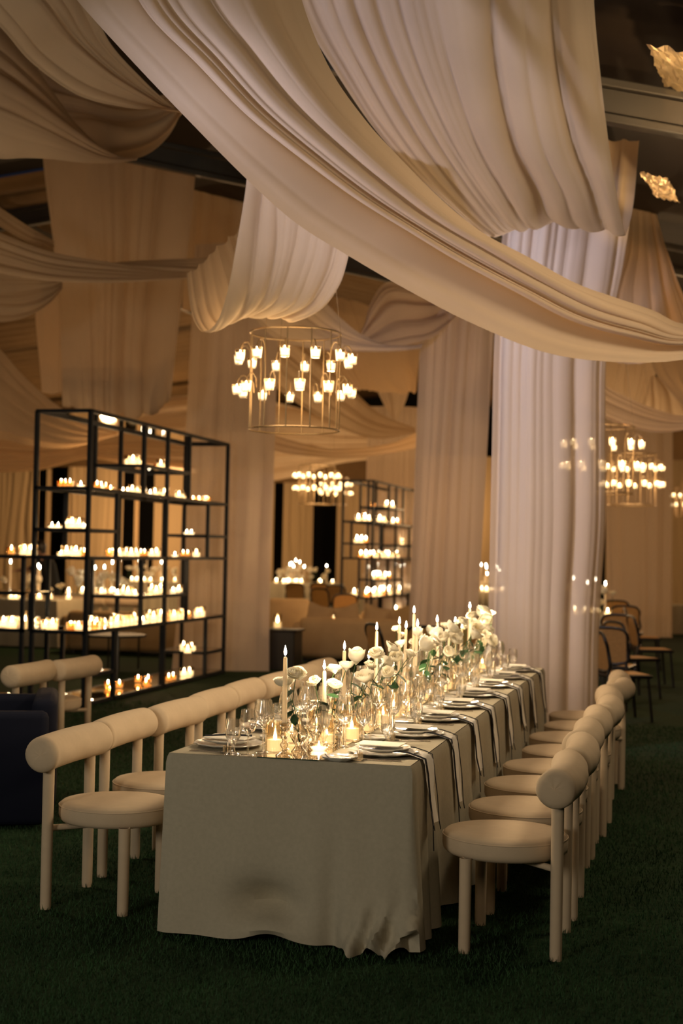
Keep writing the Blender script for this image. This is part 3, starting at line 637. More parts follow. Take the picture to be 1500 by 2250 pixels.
def strip(path, y0, y1, th=.002, ny=6, wob=.0, seed=0):
    vs = []; fs = []; n = len(path)
    for i, (x, z, a, b) in enumerate(path):
        for j in range(ny + 1):
            v = j / ny; y = a + (b - a) * v
            vs.append((x + wob * math.sin(v * 9 + seed + z * 20) * (1 if z < 0 else 0), y, z + (wob * .3 * math.sin(v * 11 + seed) if z > 0 else 0)))
    for i in range(n - 1):
        for j in range(ny): k = i * (ny + 1) + j; fs.append((k, k + 1, k + ny + 2, k + ny + 1))
    return vs, fs
def napkin(y, k):       # hangs over the table edge at x = TX1
    e = empty('napkin', (TX1, y, TZ + .004), 'white napkin with black ribbon hanging over the table edge, %s from the camera' % nth(k), 'napkin', 'napkins on the open side')
    dr = .27 + .03 * math.sin(k * 2.3); w0, w1 = .085, .095
    path = [(-.20, .030, -w0, w0), (-.12, .030, -w0, w0), (-.05, .022, -w0, w0), (-.01, .010, -w0, w0), (.016, .002, -w0, w0), (.027, -.02, -w0, w0), (.034, -.08, -w0 * .8, w0 * .8), (.045, -.17, -w0 * .8, w1 * .8), (.058, -dr, -w1 * .75, w1 * .85)]
    ob('cloth', MB().add(*strip(path, 0, 0, wob=.006, seed=k)).mesh('napkin', MT['napkin']), e)
    for s, l in ((-1, .10), (1, .04), (-.8, .02)):
        pts = [(-.20, s * w0, .033), (-.05, s * w0, .026), (0, s * w0 * 1.02, .012), (.026, s * w0 * .98, .002), (.037, s * w0 * .9, -.06), (.05 + .004 * s, s * w0 * .8, -.17), (.062, s * w0 * .75 + .008 * math.sin(k + s), -dr), (.068, s * w0 * .8 + .014 * math.sin(k * 1.7 + s), -dr - l)]
        ob('ribbon', MB().tube([Vector(p) for p in pts], .0022, 6).mesh('ribbon', MT['ribbon']), e)
def setting(k, side):
    rr = random.Random(k * 3 + side); y = (YC0 - .08 if side > 0 else YL0 - .20) + PR * k; x = (-1.245 if side > 0 else -1.92)
    sd = 'open' if side > 0 else 'shelving'; z = .7545; wh = '%s place on the %s side' % (nth(k), sd); g = 'place settings'
    a = empty('charger_plate', (x, y, z), 'scalloped white charger plate at the ' + wh, 'plate', g); ob('dish', PL, a)
    a = empty('dinner_plate', (x, y, z + .016), 'white dinner plate stacked on the charger at the ' + wh, 'plate', g); ob('dish', PL2, a)
    if side > 0:
        tag(ob('menu_card', CARD, loc=(x - .01, y, z + .043), rot=(0, .0, rr.uniform(-.08, .08))), 'cream menu card on the plate at the ' + wh, 'card', g)
        napkin(y, k)
    else:
        tag(ob('menu_card', CARD, loc=(x, y, z + .039), rot=(0, .0, rr.uniform(-.1, .1))), 'cream menu card on the plate at the ' + wh, 'card', g)
        tag(ob('folded_napkin', MB().tube([(-.10, -.03, .045), (-.03, .02, .047), (.09, .04, .047)], .004, 6).mesh('r', MT['ribbon']), loc=(x, y, z)), 'black ribbon trailing across the plate at the ' + wh, 'ribbon', g)
    # cutlery lies along x (towards the diner), beside the plate in y
    for nm, dy in (('fork', .175 * side), ('fork', .195 * side), ('knife', -.172 * side), ('spoon', -.192 * side)):
        o = tag(ob(nm, CU[nm], loc=(x + .01 * side, y + dy, z + .001), rot=(0, 0, (PI / 2 if side > 0 else -PI / 2) + rr.uniform(-.04, .04))),
            '%s %s steel %s at the %s' % ({.175: 'inner', .195: 'outer'}.get(abs(dy), 'slim'), 'polished', nm, wh), nm, g)
    for kd, dx, dy in (('goblet', -.03, .235), ('red', -.21, .17), ('white', -.13, .235), ('flute', -.27, .06)) if side > 0 else (('goblet', .09, -.225), ('white', .15, -.235), ('red', .20, -.13), ('flute', .26, -.02)):
        glass(x + dx + rr.uniform(-.012, .012), max(5.635, y + dy + rr.uniform(-.012, .012)), kd, '%s at the %s' % (GN[kd], wh))
    bx = x - side * .13; by = y - .235 if side > 0 else y + .27
    a = empty('bread_plate', (bx, by, z), 'small scalloped bread plate by the ' + wh, 'plate', g); ob('dish', PLB, a); ob('butter_knife', CU['knife'], a, (0, 0, .02), (0, 0, 1.2), .75)
    a = empty('salt_cellar', (x - side * .06, y - .20, z), 'tiny frosted glass salt pot by the ' + wh, 'jar', g)
    ob('pot', MB().lathe([(.019, 0), (.021, .01), (.021, .030), (.017, .032), (.016, .012)], 14).mesh('pot', MT['crystal']), a); ob('spoon', CU['spoon'], a, (0, 0, .04), (1.3, 0, .3), .5)
for k in range(8):
    setting(k, 1); setting(k, -1)
# mirror runner trays down the middle
for i, y in enumerate(np.arange(5.60, 10.6, .84)):
    tag(ob('mirror_tray', MB().box(-1.71, y - .01, .7545, -1.45, y + .76, .7595).mesh('tray', MT['mirror'], False)), 'rectangular mirror tray down the middle of the table, %s from the camera' % nth(i), 'tray', 'mirror trays')
ZT = .760
# taper candles: (column px of the flame, py of the flame, x offset)
TP = [(617, 1432, None, -1.607), (715, 1463, 0, -1.53), (757, 1420, 0, -1.60), (810, 1440, 0, -1.52), (827, 1378, 0, -1.66), (879, 1365, 0, -1.64), (890, 1374, 0, -1.60), (910, 1341, 0, -1.56), (914, 1370, 0, -1.52),
      (953, 1392, 0, -1.50), (963, 1361, 0, -1.62), (988, 1384, 0, -1.58), (1002, 1364, 0, -1.62), (1014, 1374, 0, -1.54), (1048, 1331, 0, -1.60), (1056, 1392, 0, -1.52), (1078, 1380, 0, -1.50), (1090, 1388, 0, -1.48)]
for i, (px, py, _, x) in enumerate(TP):
    y = min(10.62 - .03 * (i % 4), onx(px - 2, x, .95))
    if i == 0: y = 5.63
    d = y / .971 * .995
    lo, hi = .9, 1.8
    for _k in range(30):
        m_ = (lo + hi) / 2
        if proj((x, y, m_))[1] > py: lo = m_
        else: hi = m_
    zf = lo; h = min(.34, max(.24, (zf - ZT) * .62)); sh = zf - ZT - h - .012
    key = min((.06, .10, .14, .18), key=lambda q: abs(q - sh)); h = zf - ZT - key - .012
    e = empty('candlestick', (x, y, ZT), 'fluted clear glass candlestick in the centre row, %s from the camera' % nth(i), 'candlestick', 'glass candlesticks')
    ob('holder', STK[key], e)
    taper((x, y, ZT + key - .008), h, 'tall lit ivory taper candle, %s from the camera along the table' % nth(i), 'tall taper candles', lean=(R0.uniform(-.02, .02), R0.uniform(-.02, .03)))
rr = random.Random(12)
for i in range(30):
    y = 5.74 + i * .162 + rr.uniform(-.03, .03); x = -1.58 + (.10 if i % 2 else -.10) + rr.uniform(-.03, .03)
    if i == 0: x, y = -1.672, 5.72
    if i == 1: x, y = -1.528, 6.02
    votive((x, y, ZT), 'tall', 'lit pillar candle in a hurricane glass on the table, %s from the camera' % nth(i), 'hurricane candles on the table', s=.85 if i % 3 else 1.0, fs=1.1)
for i in range(14):
    y = 5.9 + i * .345 + rr.uniform(-.04, .04); x = -1.58 + (-.06 if i % 2 else .06)
    votive((x, y, ZT), 'crystal', 'low cut crystal tealight on the mirror tray, %s from the camera' % nth(i), 'crystal tealights on the table', fs=.7)

for i in range(26):
    y = 6.0 + i * .178 + rr.uniform(-.03, .03); kd = ('white', 'flute', 'red')[i % 3]; sd = 1 if i % 2 else -1
    glass(-1.58 + sd * rr.uniform(.20, .24), y, kd, '%s edging the mirror trays, %s from the camera' % (GN[kd], nth(i)))

# roses
def bloom(seed, op=1., layers=6, flat=.8):
    rng = random.Random(seed); mb = MB(); n, m = 7, 6
    for L_ in range(layers):
        t = L_ / (layers - 1); Rr = (.009 + .027 * t); k0 = 3 if L_ < 2 else 5
        for p in range(k0):
            a = 2 * PI * (p + .5 * (L_ % 2)) / k0 + rng.uniform(-.2, .2); half = (1.15 if k0 == 3 else .82) * rng.uniform(.9, 1.1); top = rng.uniform(-.004, .004)
            end = (2.35 - 1.15 * t * op) * rng.uniform(.94, 1.04); vs = []
            for j in range(m):
                v = j / (m - 1); el = .25 + (end - .25) * v
                for k in range(n):
                    u = k / (n - 1) * 2 - 1
                    shr = 1 - .16 * u * u * v
                    rad = Rr * math.sin(min(el, PI / 2 + .5 * (1 - t))) * (1 + .04 * u * u)
                    if el > 1.3: rad = Rr * (1 + (.30 * t * op - .35 * (1 - t)) * ((el - 1.3)))
                    z = Rr * (1 - math.cos(el)) * flat * shr - (.010 * t * op * max(0, v - .7)) + top * v + (1 - t) * .006
                    lip = rng.uniform(-.001, .001) * v
                    ang = a + u * half * (1 - .25 * v ** 3)
                    vs.append(((rad + lip + .0015 * (p % 2)) * math.cos(ang), (rad + lip + .0015 * (p % 2)) * math.sin(ang), z + lip))
            mb.add(vs, [(j * n + k, j * n + k + 1, (j + 1) * n + k + 1, (j + 1) * n + k) for j in range(m - 1) for k in range(n - 1)])
    mb.lathe([(.003, -.012), (.010, -.004), (.015, .002), (.0, .006)], 10)
    return mb.mesh('bloom', MT['petal'])
BL = [bloom(s, o, l, f) for s, o, l, f in ((1, 1, 6, .8), (2, .45, 8, .85), (3, 1.2, 5, .75), (4, .2, 5, 1.15), (5, .8, 7, .8))]
def leafmesh():
    vs = []; fs = []
    for j, (x, wd) in enumerate(((0, .001), (.012, .012), (.03, .019), (.048, .014), (.062, .001))):
        for k, u in enumerate((-1, 0, 1)): vs.append((x, u * wd, .004 * abs(u) - x * x * 3))
    for j in range(4):
        for k in range(2): q = j * 3 + k; fs.append((q, q + 1, q + 4, q + 3))
    return MB().add(vs, fs).mesh('leaf', MT['leaf'])
LEAF = leafmesh()
def rose(base, tip, kind, s, label, leaves=2, seed=0, group='white roses on the table', nm='rose'):
    rng = random.Random(seed + 91); base = Vector(base); tip = Vector(tip); dv = tip - base
    e = empty(nm, base, label, 'flower', group)
    mid = dv * .55 + Vector((rng.uniform(-.02, .02), rng.uniform(-.02, .02), .02))
    pts = [dv * 0, dv * .28 + mid * .02, mid, dv * .8 + mid * .09 * 0 + (mid - dv * .55) * .5, dv]
    ob('stem', MB().tube(pts, .0019, 6).mesh('stem', MT['stem']), e)
    dirv = (dv - mid).normalized() + Vector((rng.uniform(-.5, .5), rng.uniform(-.8, .1), rng.uniform(.0, .3)))
    ob('bloom', BL[kind], e, dv, dirv.to_track_quat('Z', 'Y').to_euler(), s)
    for i in range(leaves):
        ob('leaf', LEAF, e, mid * (.75 + .25 * i), (rng.uniform(-.4, .4), rng.uniform(.0, .8), rng.uniform(0, 6.28)), rng.uniform(.8, 1.2))
VASE = MB().lathe([(.030, 0), (.032, .006), (.022, .02), (.014, .032), (.024, .048), (.036, .068), (.038, .084), (.030, .102), (.014, .124), (.010, .150), (.011, .172), (.014, .176)], 24, flute=.05, nf=12).mesh('vase', MT['crystal'])
VW = MB().lathe([(.012, .036), (.022, .050), (.034, .070), (.034, .088), (0, .088)], 18).mesh('water', MT['water'])
FLW = [((650, 1486), -1.58, 5.72, 1.0, 0), ((630, 1508), -1.60, 5.80, .95, 1), ((690, 1500), -1.56, 5.95, .8, 2), ((735, 1475), -1.57, 6.15, .85, 0), ((733, 1510), -1.56, 6.1, .75, 4), ((760, 1470), -1.60, 6.3, .7, 1),
       ((782, 1455), -1.58, 6.5, .8, 3), ((826, 1440), -1.54, 6.62, 1.0, 2), ((803, 1497), -1.50, 6.4, .9, 1), ((845, 1455), -1.60, 6.8, .8, 0), ((857, 1427), -1.62, 6.95, .8, 4), ((852, 1478), -1.50, 6.75, .8, 2), ((812, 1465), -1.62, 6.6, .7, 0),
       ((925, 1425), -1.60, 7.35, .85, 3), ((945, 1420), -1.50, 7.5, .8, 1), ((960, 1393), -1.56, 7.8, 1.0, 2), ((955, 1412), -1.54, 7.7, .8, 0), ((988, 1385), -1.62, 8.1, .9, 1), ((1000, 1410), -1.50, 8.0, .8, 4), ((985, 1432), -1.48, 7.8, .8, 2),
       ((1015, 1368), -1.60, 8.5, .8, 0), ((1040, 1400), -1.50, 8.6, .9, 1), ((1042, 1388), -1.56, 8.8, .8, 3), ((1062, 1345), -1.56, 9.2, 1.3, 2), ((1066, 1370), -1.54, 9.3, 1.2, 0), ((1060, 1358), -1.66, 9.6, 1.1, 1), ((1064, 1400), -1.48, 9.2, .9, 4), ((1036, 1355), -1.66, 9.1, .8, 0), ((1070, 1385), -1.60, 9.8, 1.2, 2), ((1075, 1410), -1.50, 9.6, .9, 1),
       ((900, 1440), -1.62, 7.2, .8, 0), ((870, 1450), -1.6, 7.0, .75, 1), ((1005, 1395), -1.62, 8.3, .8, 2), ((975, 1405), -1.64, 8.0, .8, 4)]
vk = -1
for i, ((px, py), x, y, s, kd) in enumerate(FLW):
    v = M @ Vector(((px - 750) / F_PX, -(py - 1125) / F_PX, 1)); tip = EYEV + v * (y / v.y)
    if i % 2 == 0:
        vk += 1; vx, vy = (x + tip.x) / 2, y + .02; vx = min(-1.42, max(-1.74, vx))
        if i == 0: vx, vy = -1.575, 5.74
        e = empty('bud_vase', (vx, vy, ZT), 'fluted glass bud vase in the centre row, %s from the camera' % nth(vk), 'vase', 'glass bud vases')
        ob('vessel', VASE, e); ob('water', VW, e)
    rose((vx + .004 * (i % 2), vy, ZT + .05), tip, kd, s * 1.32, 'white garden rose above the table, %s from the camera' % nth(i), 3 if i in (0, 7, 12, 15) else 2, i)
# extra tied clusters of small blossoms at the far half
for i in range(22):
    y = 7.6 + i * .145; x = -1.58 + rr.uniform(-.14, .14)
    tip = Vector((x + rr.uniform(-.05, .05), y, 1.0 + rr.uniform(0, .16) + .05 * (i > 14)))
    rose((x, y, ZT), tip, i % 5, .75 + rr.uniform(-.1, .2), 'small white ranunculus on the far half of the table, %s from the camera' % nth(i), 1, 60 + i, 'small white ranunculus', 'ranunculus')

# ------------------------------------------------------------------ candle chandeliers
CUPG, CUPW, cwh, _ = VM['clear']
CUPM = MB().lathe([(.026, 0), (.029, .004), (.037, .075), (.034, .075), (.027, .020)], 16).mesh('cup', MT['cup'])
CUPX = MB().lathe([(0, .016), (.027, .018), (.032, .056), (0, .055)], 14).mesh('wax', MT['glowwax'])
def chandelier(loc, label, n=12, r=.32, h=.68, rc=.405, seed=0, rot=.1, simple=False):
    e = empty('candle_chandelier', loc, label, 'chandelier', 'candle chandeliers', rz=rot)    # loc = centre of the bottom ring
    tr = .006
    for z, nm in ((0, 'bottom_ring'), (h, 'top_ring')):
        ob(nm, MB().tube([(r * math.cos(a), r * math.sin(a), z) for a in np.linspace(0, 2 * PI, 40, endpoint=False)], tr, 6, close=True).mesh(nm, MT['brass']), e)
    rod = MB().tube([(0, 0, 0), (0, 0, h)], tr * .8, 6).mesh('rod', MT['brass'])
    arm = MB().tube([(0, 0, .02), (.005, 0, .085), (.03, 0, .12), (.06, 0, .115), (rc - r - .004, 0, .085), (rc - r, 0, .06)], tr * .7, 6).mesh('arm', MT['brass'])
    for k in range(n): a = 2 * PI * k / n; ob('rod', rod, e, (r * math.cos(a), r * math.sin(a), 0))
    for k in range(3):
        a = 2 * PI * k / 3; ob('hanging_wire', MB().tube([(r * math.cos(a), r * math.sin(a), h), (0, 0, roof_z(loc[0]) - loc[2] + .12)], .0015, 5).mesh('wire', MT['brass']), e)
    for tier, z in enumerate((h * .70, h * .37)):
        for k in range(n):
            a = 2 * PI * (k + .5 * tier) / n
            ob('arm', arm, e, (r * math.cos(a), r * math.sin(a), z), (0, 0, a))
            c = ob('votive_cup', CUPM, e, (rc * math.cos(a), rc * math.sin(a), z - .015), (0, 0, a))
            ob('wax', CUPX, c); ob('flame', FL, c, (0, 0, .050), scale=.9)
chandelier(P(645, 945, 10), 'nearest wire chandelier hung with glass candle cups below the swag loop', 12)
chandelier(P(1322, 1084, 14.5), 'wire candle chandelier half hidden by the tall column drape', 12, rot=.3)
chandelier(P(1387, 1110, 19), 'smaller candle chandelier hanging behind the half hidden one', 12, rot=.2)
chandelier(P(695, 1108, 25), 'far candle chandelier beyond the level swag', 12, rot=.4)
chandelier(P(737, 1108, 36), 'farthest candle chandelier touching the black shelving in view', 12, rot=.0)
chandelier(P(1512, 1135, 34), 'far candle chandelier cut by the frame edge', 12, rot=.0)

# ------------------------------------------------------------------ black open shelving
XF, XB = -5.86, -6.44; UY = .7267; LV = dict(h=.03, g=.31, f=.745, e=1.06, d=1.49, c=1.77, b=2.19, a=2.51, t=2.97)
def shelving(y0, label, nm='open_shelving'):
    e = empty(nm, (XF, y0, 0), label, 'shelf'); T = .042
    Y = lambda i: UY * i; W_ = XB - XF
    def post(i, z0, z1):
        for x in (0, W_): ob('post', MB().box(x - T / 2, Y(i) - T / 2, z0, x + T / 2, Y(i) + T / 2, z1).mesh('post', MT['frame'], False), e)
    for i in (0, 3, 6): post(i, 0, LV['t'])
    for i in (2, 4): post(i, LV['b'], LV['t']); post(i, LV['f'], LV['d'])
    for i in (1, 5): post(i, LV['d'], LV['b']); post(i, 0, LV['f'])
    def lev(k, i0, i1, pane=True):
        z = LV[k]; h = .018
        m = MB(); m.box(-T / 2, Y(i0), z - h, T / 2, Y(i1), z + h).box(W_ - T / 2, Y(i0), z - h, W_ + T / 2, Y(i1), z + h)
        for i in (i0, i1): m.box(W_, Y(i) - T / 2, z - h, 0, Y(i) + T / 2, z + h)
        fr = ob('shelf_frame', m.mesh('shelf_frame', MT['frame'], False), e)
        if pane: ob('glass_pane', MB().box(W_ + T / 2, Y(i0) + T / 2, z + .008, -T / 2, Y(i1) - T / 2, z + .017).mesh('pane', MT['pane'], False), fr)
    for k, i0, i1 in (('h', 0, 6), ('g', 5, 6), ('g', 0, 1), ('f', 0, 6), ('e', 2, 4), ('d', 0, 6), ('c', 0, 1), ('c', 5, 6), ('b', 0, 6), ('a', 2, 4), ('t', 0, 6)): lev(k, i0, i1)
shelving(13.22, 'tall black metal open shelving beside the column drape, full of candles')
shelving(26.3, 'distant black metal open shelving behind the sofa, full of candles')
# low counter unit joining the near shelving
e = empty('low_shelving', (-6.53, 13.22, 0), 'low black shelving unit running off the frame beside the tall one', 'shelf')
for x in (0, -1.2, -2.6): 
    for y in (0, .58): ob('post', MB().box(x - .04, y - .02, 0, x, y + .02, 1.49).mesh('post', MT['frame'], False), e)
ob('post', MB().box(.05, -.02, .745, .09, .02, 1.12).mesh('post', MT['frame'], False), e)
for z in (.03, .745, 1.12, 1.49):
    fr = ob('shelf_frame', MB().box(-2.6, -.02, z - .018, 0, .02, z + .018).box(-2.6, .56, z - .018, 0, .6, z + .018).mesh('f', MT['frame'], False), e)
    ob('glass_pane', MB().box(-2.6, .02, z + .006, 0, .56, z + .017).mesh('p', MT['pane'], False), fr)
ZN = dict(h='bottom shelf', g='low side shelf', f='waist-high shelf', e='short inner shelf', d='eye-level shelf', c='small high shelf', b='upper shelf', a='topmost short shelf')
NS = dict(a=[(283, 'clear'), (292, 'clear'), (302, 'clear'), (335, 'crystal'), (344, 'amber'), (353, 'clear')],
 b=[(124, 'amber'), (133, 'amber'), (142, 'amber'), (163, 'amber'), (190, 'crystal'), (213, 'amber'), (222, 'clear'), (232, 'amber'), (243, 'amber'), (270, 'crystal'), (280, 'clear'), (290, 'clear'), (303, 'clear'), (312, 'clear'), (330, 'crystal'), (340, 'clear'), (350, 'clear'), (361, 'clear'), (393, 'clear'), (401, 'clear'), (411, 'amber'), (424, 'amber'), (437, 'amber'), (451, 'clear'), (456, 'amber'), (470, 'crystal')],
 c=[(111, 'crystal'), (121, 'crystal'), (163, 'clear'), (172, 'clear'), (181, 'clear'), (199, 'crystal'), (410, 'crystal'), (420, 'crystal'), (469, 'crystal')],
 d=[(141, 'crystal'), (156, 'clear'), (167, 'clear'), (178, 'clear'), (198, 'amber'), (240, 'amber'), (247, 'clear'), (262, 'clear'), (278, 'clear'), (288, 'clear'), (298, 'clear'), (309, 'amber'), (317, 'amber'), (333, 'clear'), (343, 'clear'), (384, 'crystal'), (402, 'amber'), (412, 'amber'), (431, 'clear')],
 e=[(258, 'crystal'), (271, 'clear'), (281, 'clear'), (290, 'clear'), (297, 'crystal'), (333, 'clear'), (343, 'clear'), (352, 'clear'), (380, 'crystal'), (393, 'clear')],
 f=[(98, 'clear'), (106, 'clear'), (118, 'clear'), (160, 'amber'), (170, 'amber'), (180, 'amber'), (192, 'clear'), (200, 'clear'), (212, 'clear'), (208, 'amber'), (222, 'amber'), (230, 'crystal'), (250, 'clear'), (259, 'clear'), (268, 'clear'), (277, 'clear'), (286, 'clear'), (295, 'clear'), (256, 'clear'), (314, 'crystal'), (328, 'clear'), (337, 'clear'), (346, 'clear'), (353, 'clear'), (374, 'amber'), (382, 'clear'), (390, 'clear'), (398, 'clear'), (405, 'clear'), (414, 'amber'), (434, 'clear'), (441, 'clear'), (450, 'clear')],
 g=[(403, 'clear'), (412, 'clear'), (421, 'clear')], h=[])
rs = random.Random(5)
for lv, lst in NS.items():
    for i, (px, kd) in enumerate(sorted(lst)):
        z = LV[lv] + .018; x = rs.uniform(-6.30, -5.96) if px > 130 else -6.05
        if px < 200 and lv in 'bcdf': x = XF - .09 - .47 * min(1, max(0, (205 - px) / 121.)); y = 13.32 + rs.uniform(0, .12)
        else:
            y = onx(px, x, z)
            while y < 13.34 and x < -5.95: x += .03; y = onx(px, x, z)
            y = min(17.45, max(13.34, y))
        votive((x, y, z), kd, '%s on the %s of the near shelving, %s along' % (VN[kd], ZN[lv], nth(i)), 'candles on the near shelving', s=rs.uniform(1.05, 1.35) if kd == 'clear' else 1.15, fs=1.1)
for i, (px, py) in enumerate(((237, 1512), (262, 1512), (273, 1528), (291, 1528), (303, 1500), (325, 1500), (341, 1509), (384, 1497), (401, 1495), (404, 1486), (416, 1484))):
    q = gp(px, py, .05); q.x = min(-5.93, max(-6.38, q.x)); q.y = min(17.4, q.y)
    votive(q, 'amber' if i < 9 else 'clear', 'votive on the mirrored bottom shelf of the near shelving, %s along' % nth(i), 'candles on the near shelving', s=1.25, fs=1.1)
for i, (px, kd, z) in enumerate(((4, 'clear', .745), (16, 'clear', .745), (24, 'clear', .745), (44, 'clear', .745), (58, 'tall', .745), (70, 'clear', .745), (80, 'crystal', .745), (8, 'amber', 1.49), (52, 'clear', 1.49), (60, 'clear', 1.49), (68, 'clear', 1.49))):
    q = P(px, 1300, 14.6); votive((q.x, 13.42 + .1 * (i % 2), z + .018), kd, '%s on the low shelving unit, %s along' % (VN[kd], nth(i)), 'candles on the low shelving', s=1.3, fs=1.2)
# far shelving candles
for lv, cnt in (('a', 5), ('b', 12), ('c', 6), ('d', 14), ('e', 8), ('f', 18), ('g', 3)):
    for i in range(cnt):
        lo, hi = dict(a=(1.6, 2.8), e=(1.6, 2.8), c=(.1, .7), g=(3.7, 4.3)).get(lv, (.1, 4.25))
        y = 26.3 + lo + (hi - lo) * (i + rs.uniform(.2, .8)) / cnt
        if lv == 'c' and i > 2: y += 3.6
        votive((rs.uniform(-6.3, -5.98), y, LV[lv] + .018), rs.choice(['clear', 'clear', 'amber']), 'small votive candle on the %s of the distant shelving, %s along' % (ZN[lv], nth(i)), 'candles on the distant shelving', s=1.5, fs=1.6)

# ------------------------------------------------------------------ background lounge and tables
def softbox(x0, y0, z0, x1, y1, z1, b, m): return MB().box(x0, y0, z0, x1, y1, z1, b).mesh('soft', MT[m])
def pillow_mesh(s=.24):
    n = 10; vs = []; fs = []
    for sd in (1, -1):
        for j in range(n + 1):
            for i in range(n + 1):
                u, v = i / n * 2 - 1, j / n * 2 - 1; t = (1 - u ** 4) * (1 - v ** 4)
                q = 1 - .12 * (1 - abs(u * v)); vs.append((u * s * q, sd * .075 * t ** .5, v * s * q))
    for k in range(2):
        o = k * (n + 1) ** 2
        for j in range(n):
            for i in range(n): a = o + j * (n + 1) + i; f = (a, a + 1, a + n + 2, a + n + 1); fs.append(f if k else f[::-1])
    return MB().add(vs, fs).mesh('pillow', MT['sofa'])
PIL = pillow_mesh()
def sofa(x, y, rz, w_, label):
    e = empty('sofa', (x, y, 0), label, 'sofa', rz=rz)
    for sx in (-1, 1):
        for yy in (-.08, .7): ob('leg', MB().tube([(sx * w_ * .45, yy, 0), (sx * w_ * .45, yy, .08)], .03, 8).mesh('leg', MT['darkwood']), e)
    ob('base', softbox(-w_ / 2, -.1, .06, w_ / 2, .8, .36, .06, 'sofa'), e); ob('backrest', softbox(-w_ / 2, -.18, .05, w_ / 2, .08, .64, .09, 'sofa'), e)
    ob('armrest', softbox(-w_ / 2 - .12, -.14, .05, -w_ / 2 + .08, .8, .56, .08, 'sofa'), e); ob('armrest', softbox(w_ / 2 - .08, -.14, .05, w_ / 2 + .12, .8, .56, .08, 'sofa'), e)
    for i in range(2): ob('seat_cushion', softbox(-w_ / 2 + .1 + i * (w_ / 2 - .1), .06, .34, -w_ / 2 + .08 + (i + 1) * (w_ / 2 - .1), .78, .47, .05, 'sofa'), e)
    return e
sofa(-4.55, 20.2, 0, 2.0, 'low beige sofa seen from behind beyond the table candles')
for i, dx in enumerate((-.80, -.36, .06, .48, .88)):
    tag(ob('cushion', PIL, loc=(-4.55 + dx, 20.45, .62), rot=(-.12, .25 * (-1) ** i, 0), scale=.86), 'beige cushion peeking over the sofa back, %s counted from the side table' % nth(i), 'cushion', 'cushions on the beige sofa')
def sofa_at(px, py, d, w_, rz, label): q = P(px, py, d); return sofa(q.x, q.y, rz, w_, label)
sofa_at(300, 1300, 21.5, 2.1, .1, 'beige sofa seen through the lower bays of the near shelving')
sofa_at(880, 1300, 24.0, 1.4, .5, 'beige sofa behind the column drape beneath the distant shelving')
def armchair(px, d, rz, label):
    q = P(px, 1300, d); e = empty('armchair', (q.x, q.y, 0), label, 'armchair', rz=rz)
    ob('seat', softbox(-.32, -.3, .15, .32, .35, .42, .06, 'sofa'), e); ob('backrest', softbox(-.36, -.38, .15, .36, -.22, .80, .07, 'sofa'), e)
    for s in (-1, 1): ob('armrest', softbox(s * .37 - .06, -.36, .15, s * .37 + .06, .3, .60, .05, 'sofa'), e)
    for sx in (-.28, .28):
        for sy in (-.26, .26): ob('leg', MB().tube([(sx, sy, 0), (sx, sy, .16)], .02, 8).mesh('leg', MT['darkwood']), e)
armchair(634, 24.5, .3, 'rounded tan armchair beside the lantern and the sofa')
def side_table(q, r, h, label):
    e = empty('side_table', (q.x, q.y, 0), label, 'side table')
    ob('tabletop', MB().lathe([(0, h - .03), (r, h - .03), (r, h), (0, h)], 28).mesh('top', MT['frame']), e)
    for k in range(4): a = k * PI / 2 + .6; ob('leg', MB().tube([(r * .8 * math.cos(a), r * .8 * math.sin(a), 0), (r * .8 * math.cos(a), r * .8 * math.sin(a), h)], .014, 6).mesh('leg', MT['darkwood']), e)
q = P(628, 1380, 19.3); e = empty('side_table', (q.x, q.y, 0), 'black box side table between the column drape and the sofa', 'side table')
ob('box_body', MB().box(-.24, -.2, 0, .18, .2, .52, .01).mesh('b', MT['darkwood'], False), e); ob('tabletop', MB().box(-.27, -.23, .52, .21, .23, .55, .008).mesh('b', MT['darkwood'], False), e)
lm = P(607, 1356, 19.3); votive((q.x - .12, q.y, .552), 'tall', 'round glass lantern candle on the black side table', None, s=1.5, fs=1.6)
side_table(P(718, 1340, 23.5), .35, .40, 'low dark table with glowing lanterns behind the sofa')
for i, (px, k) in enumerate(((706, 'amber'), (714, 'tall'), (722, 'tall'), (736, 'amber'), (744, 'amber'))):
    q = P(px, 1340, 23.4 + .1 * i); votive((q.x, q.y, .402), k, 'glowing lantern on the low dark table behind the sofa, %s counted from the column drape' % nth(i), 'lanterns behind the sofa', s=1.9, fs=1.4)
side_table(P(250, 1400, 18.8), .42, .46, 'round dark coffee table seen through the near shelving bottom')
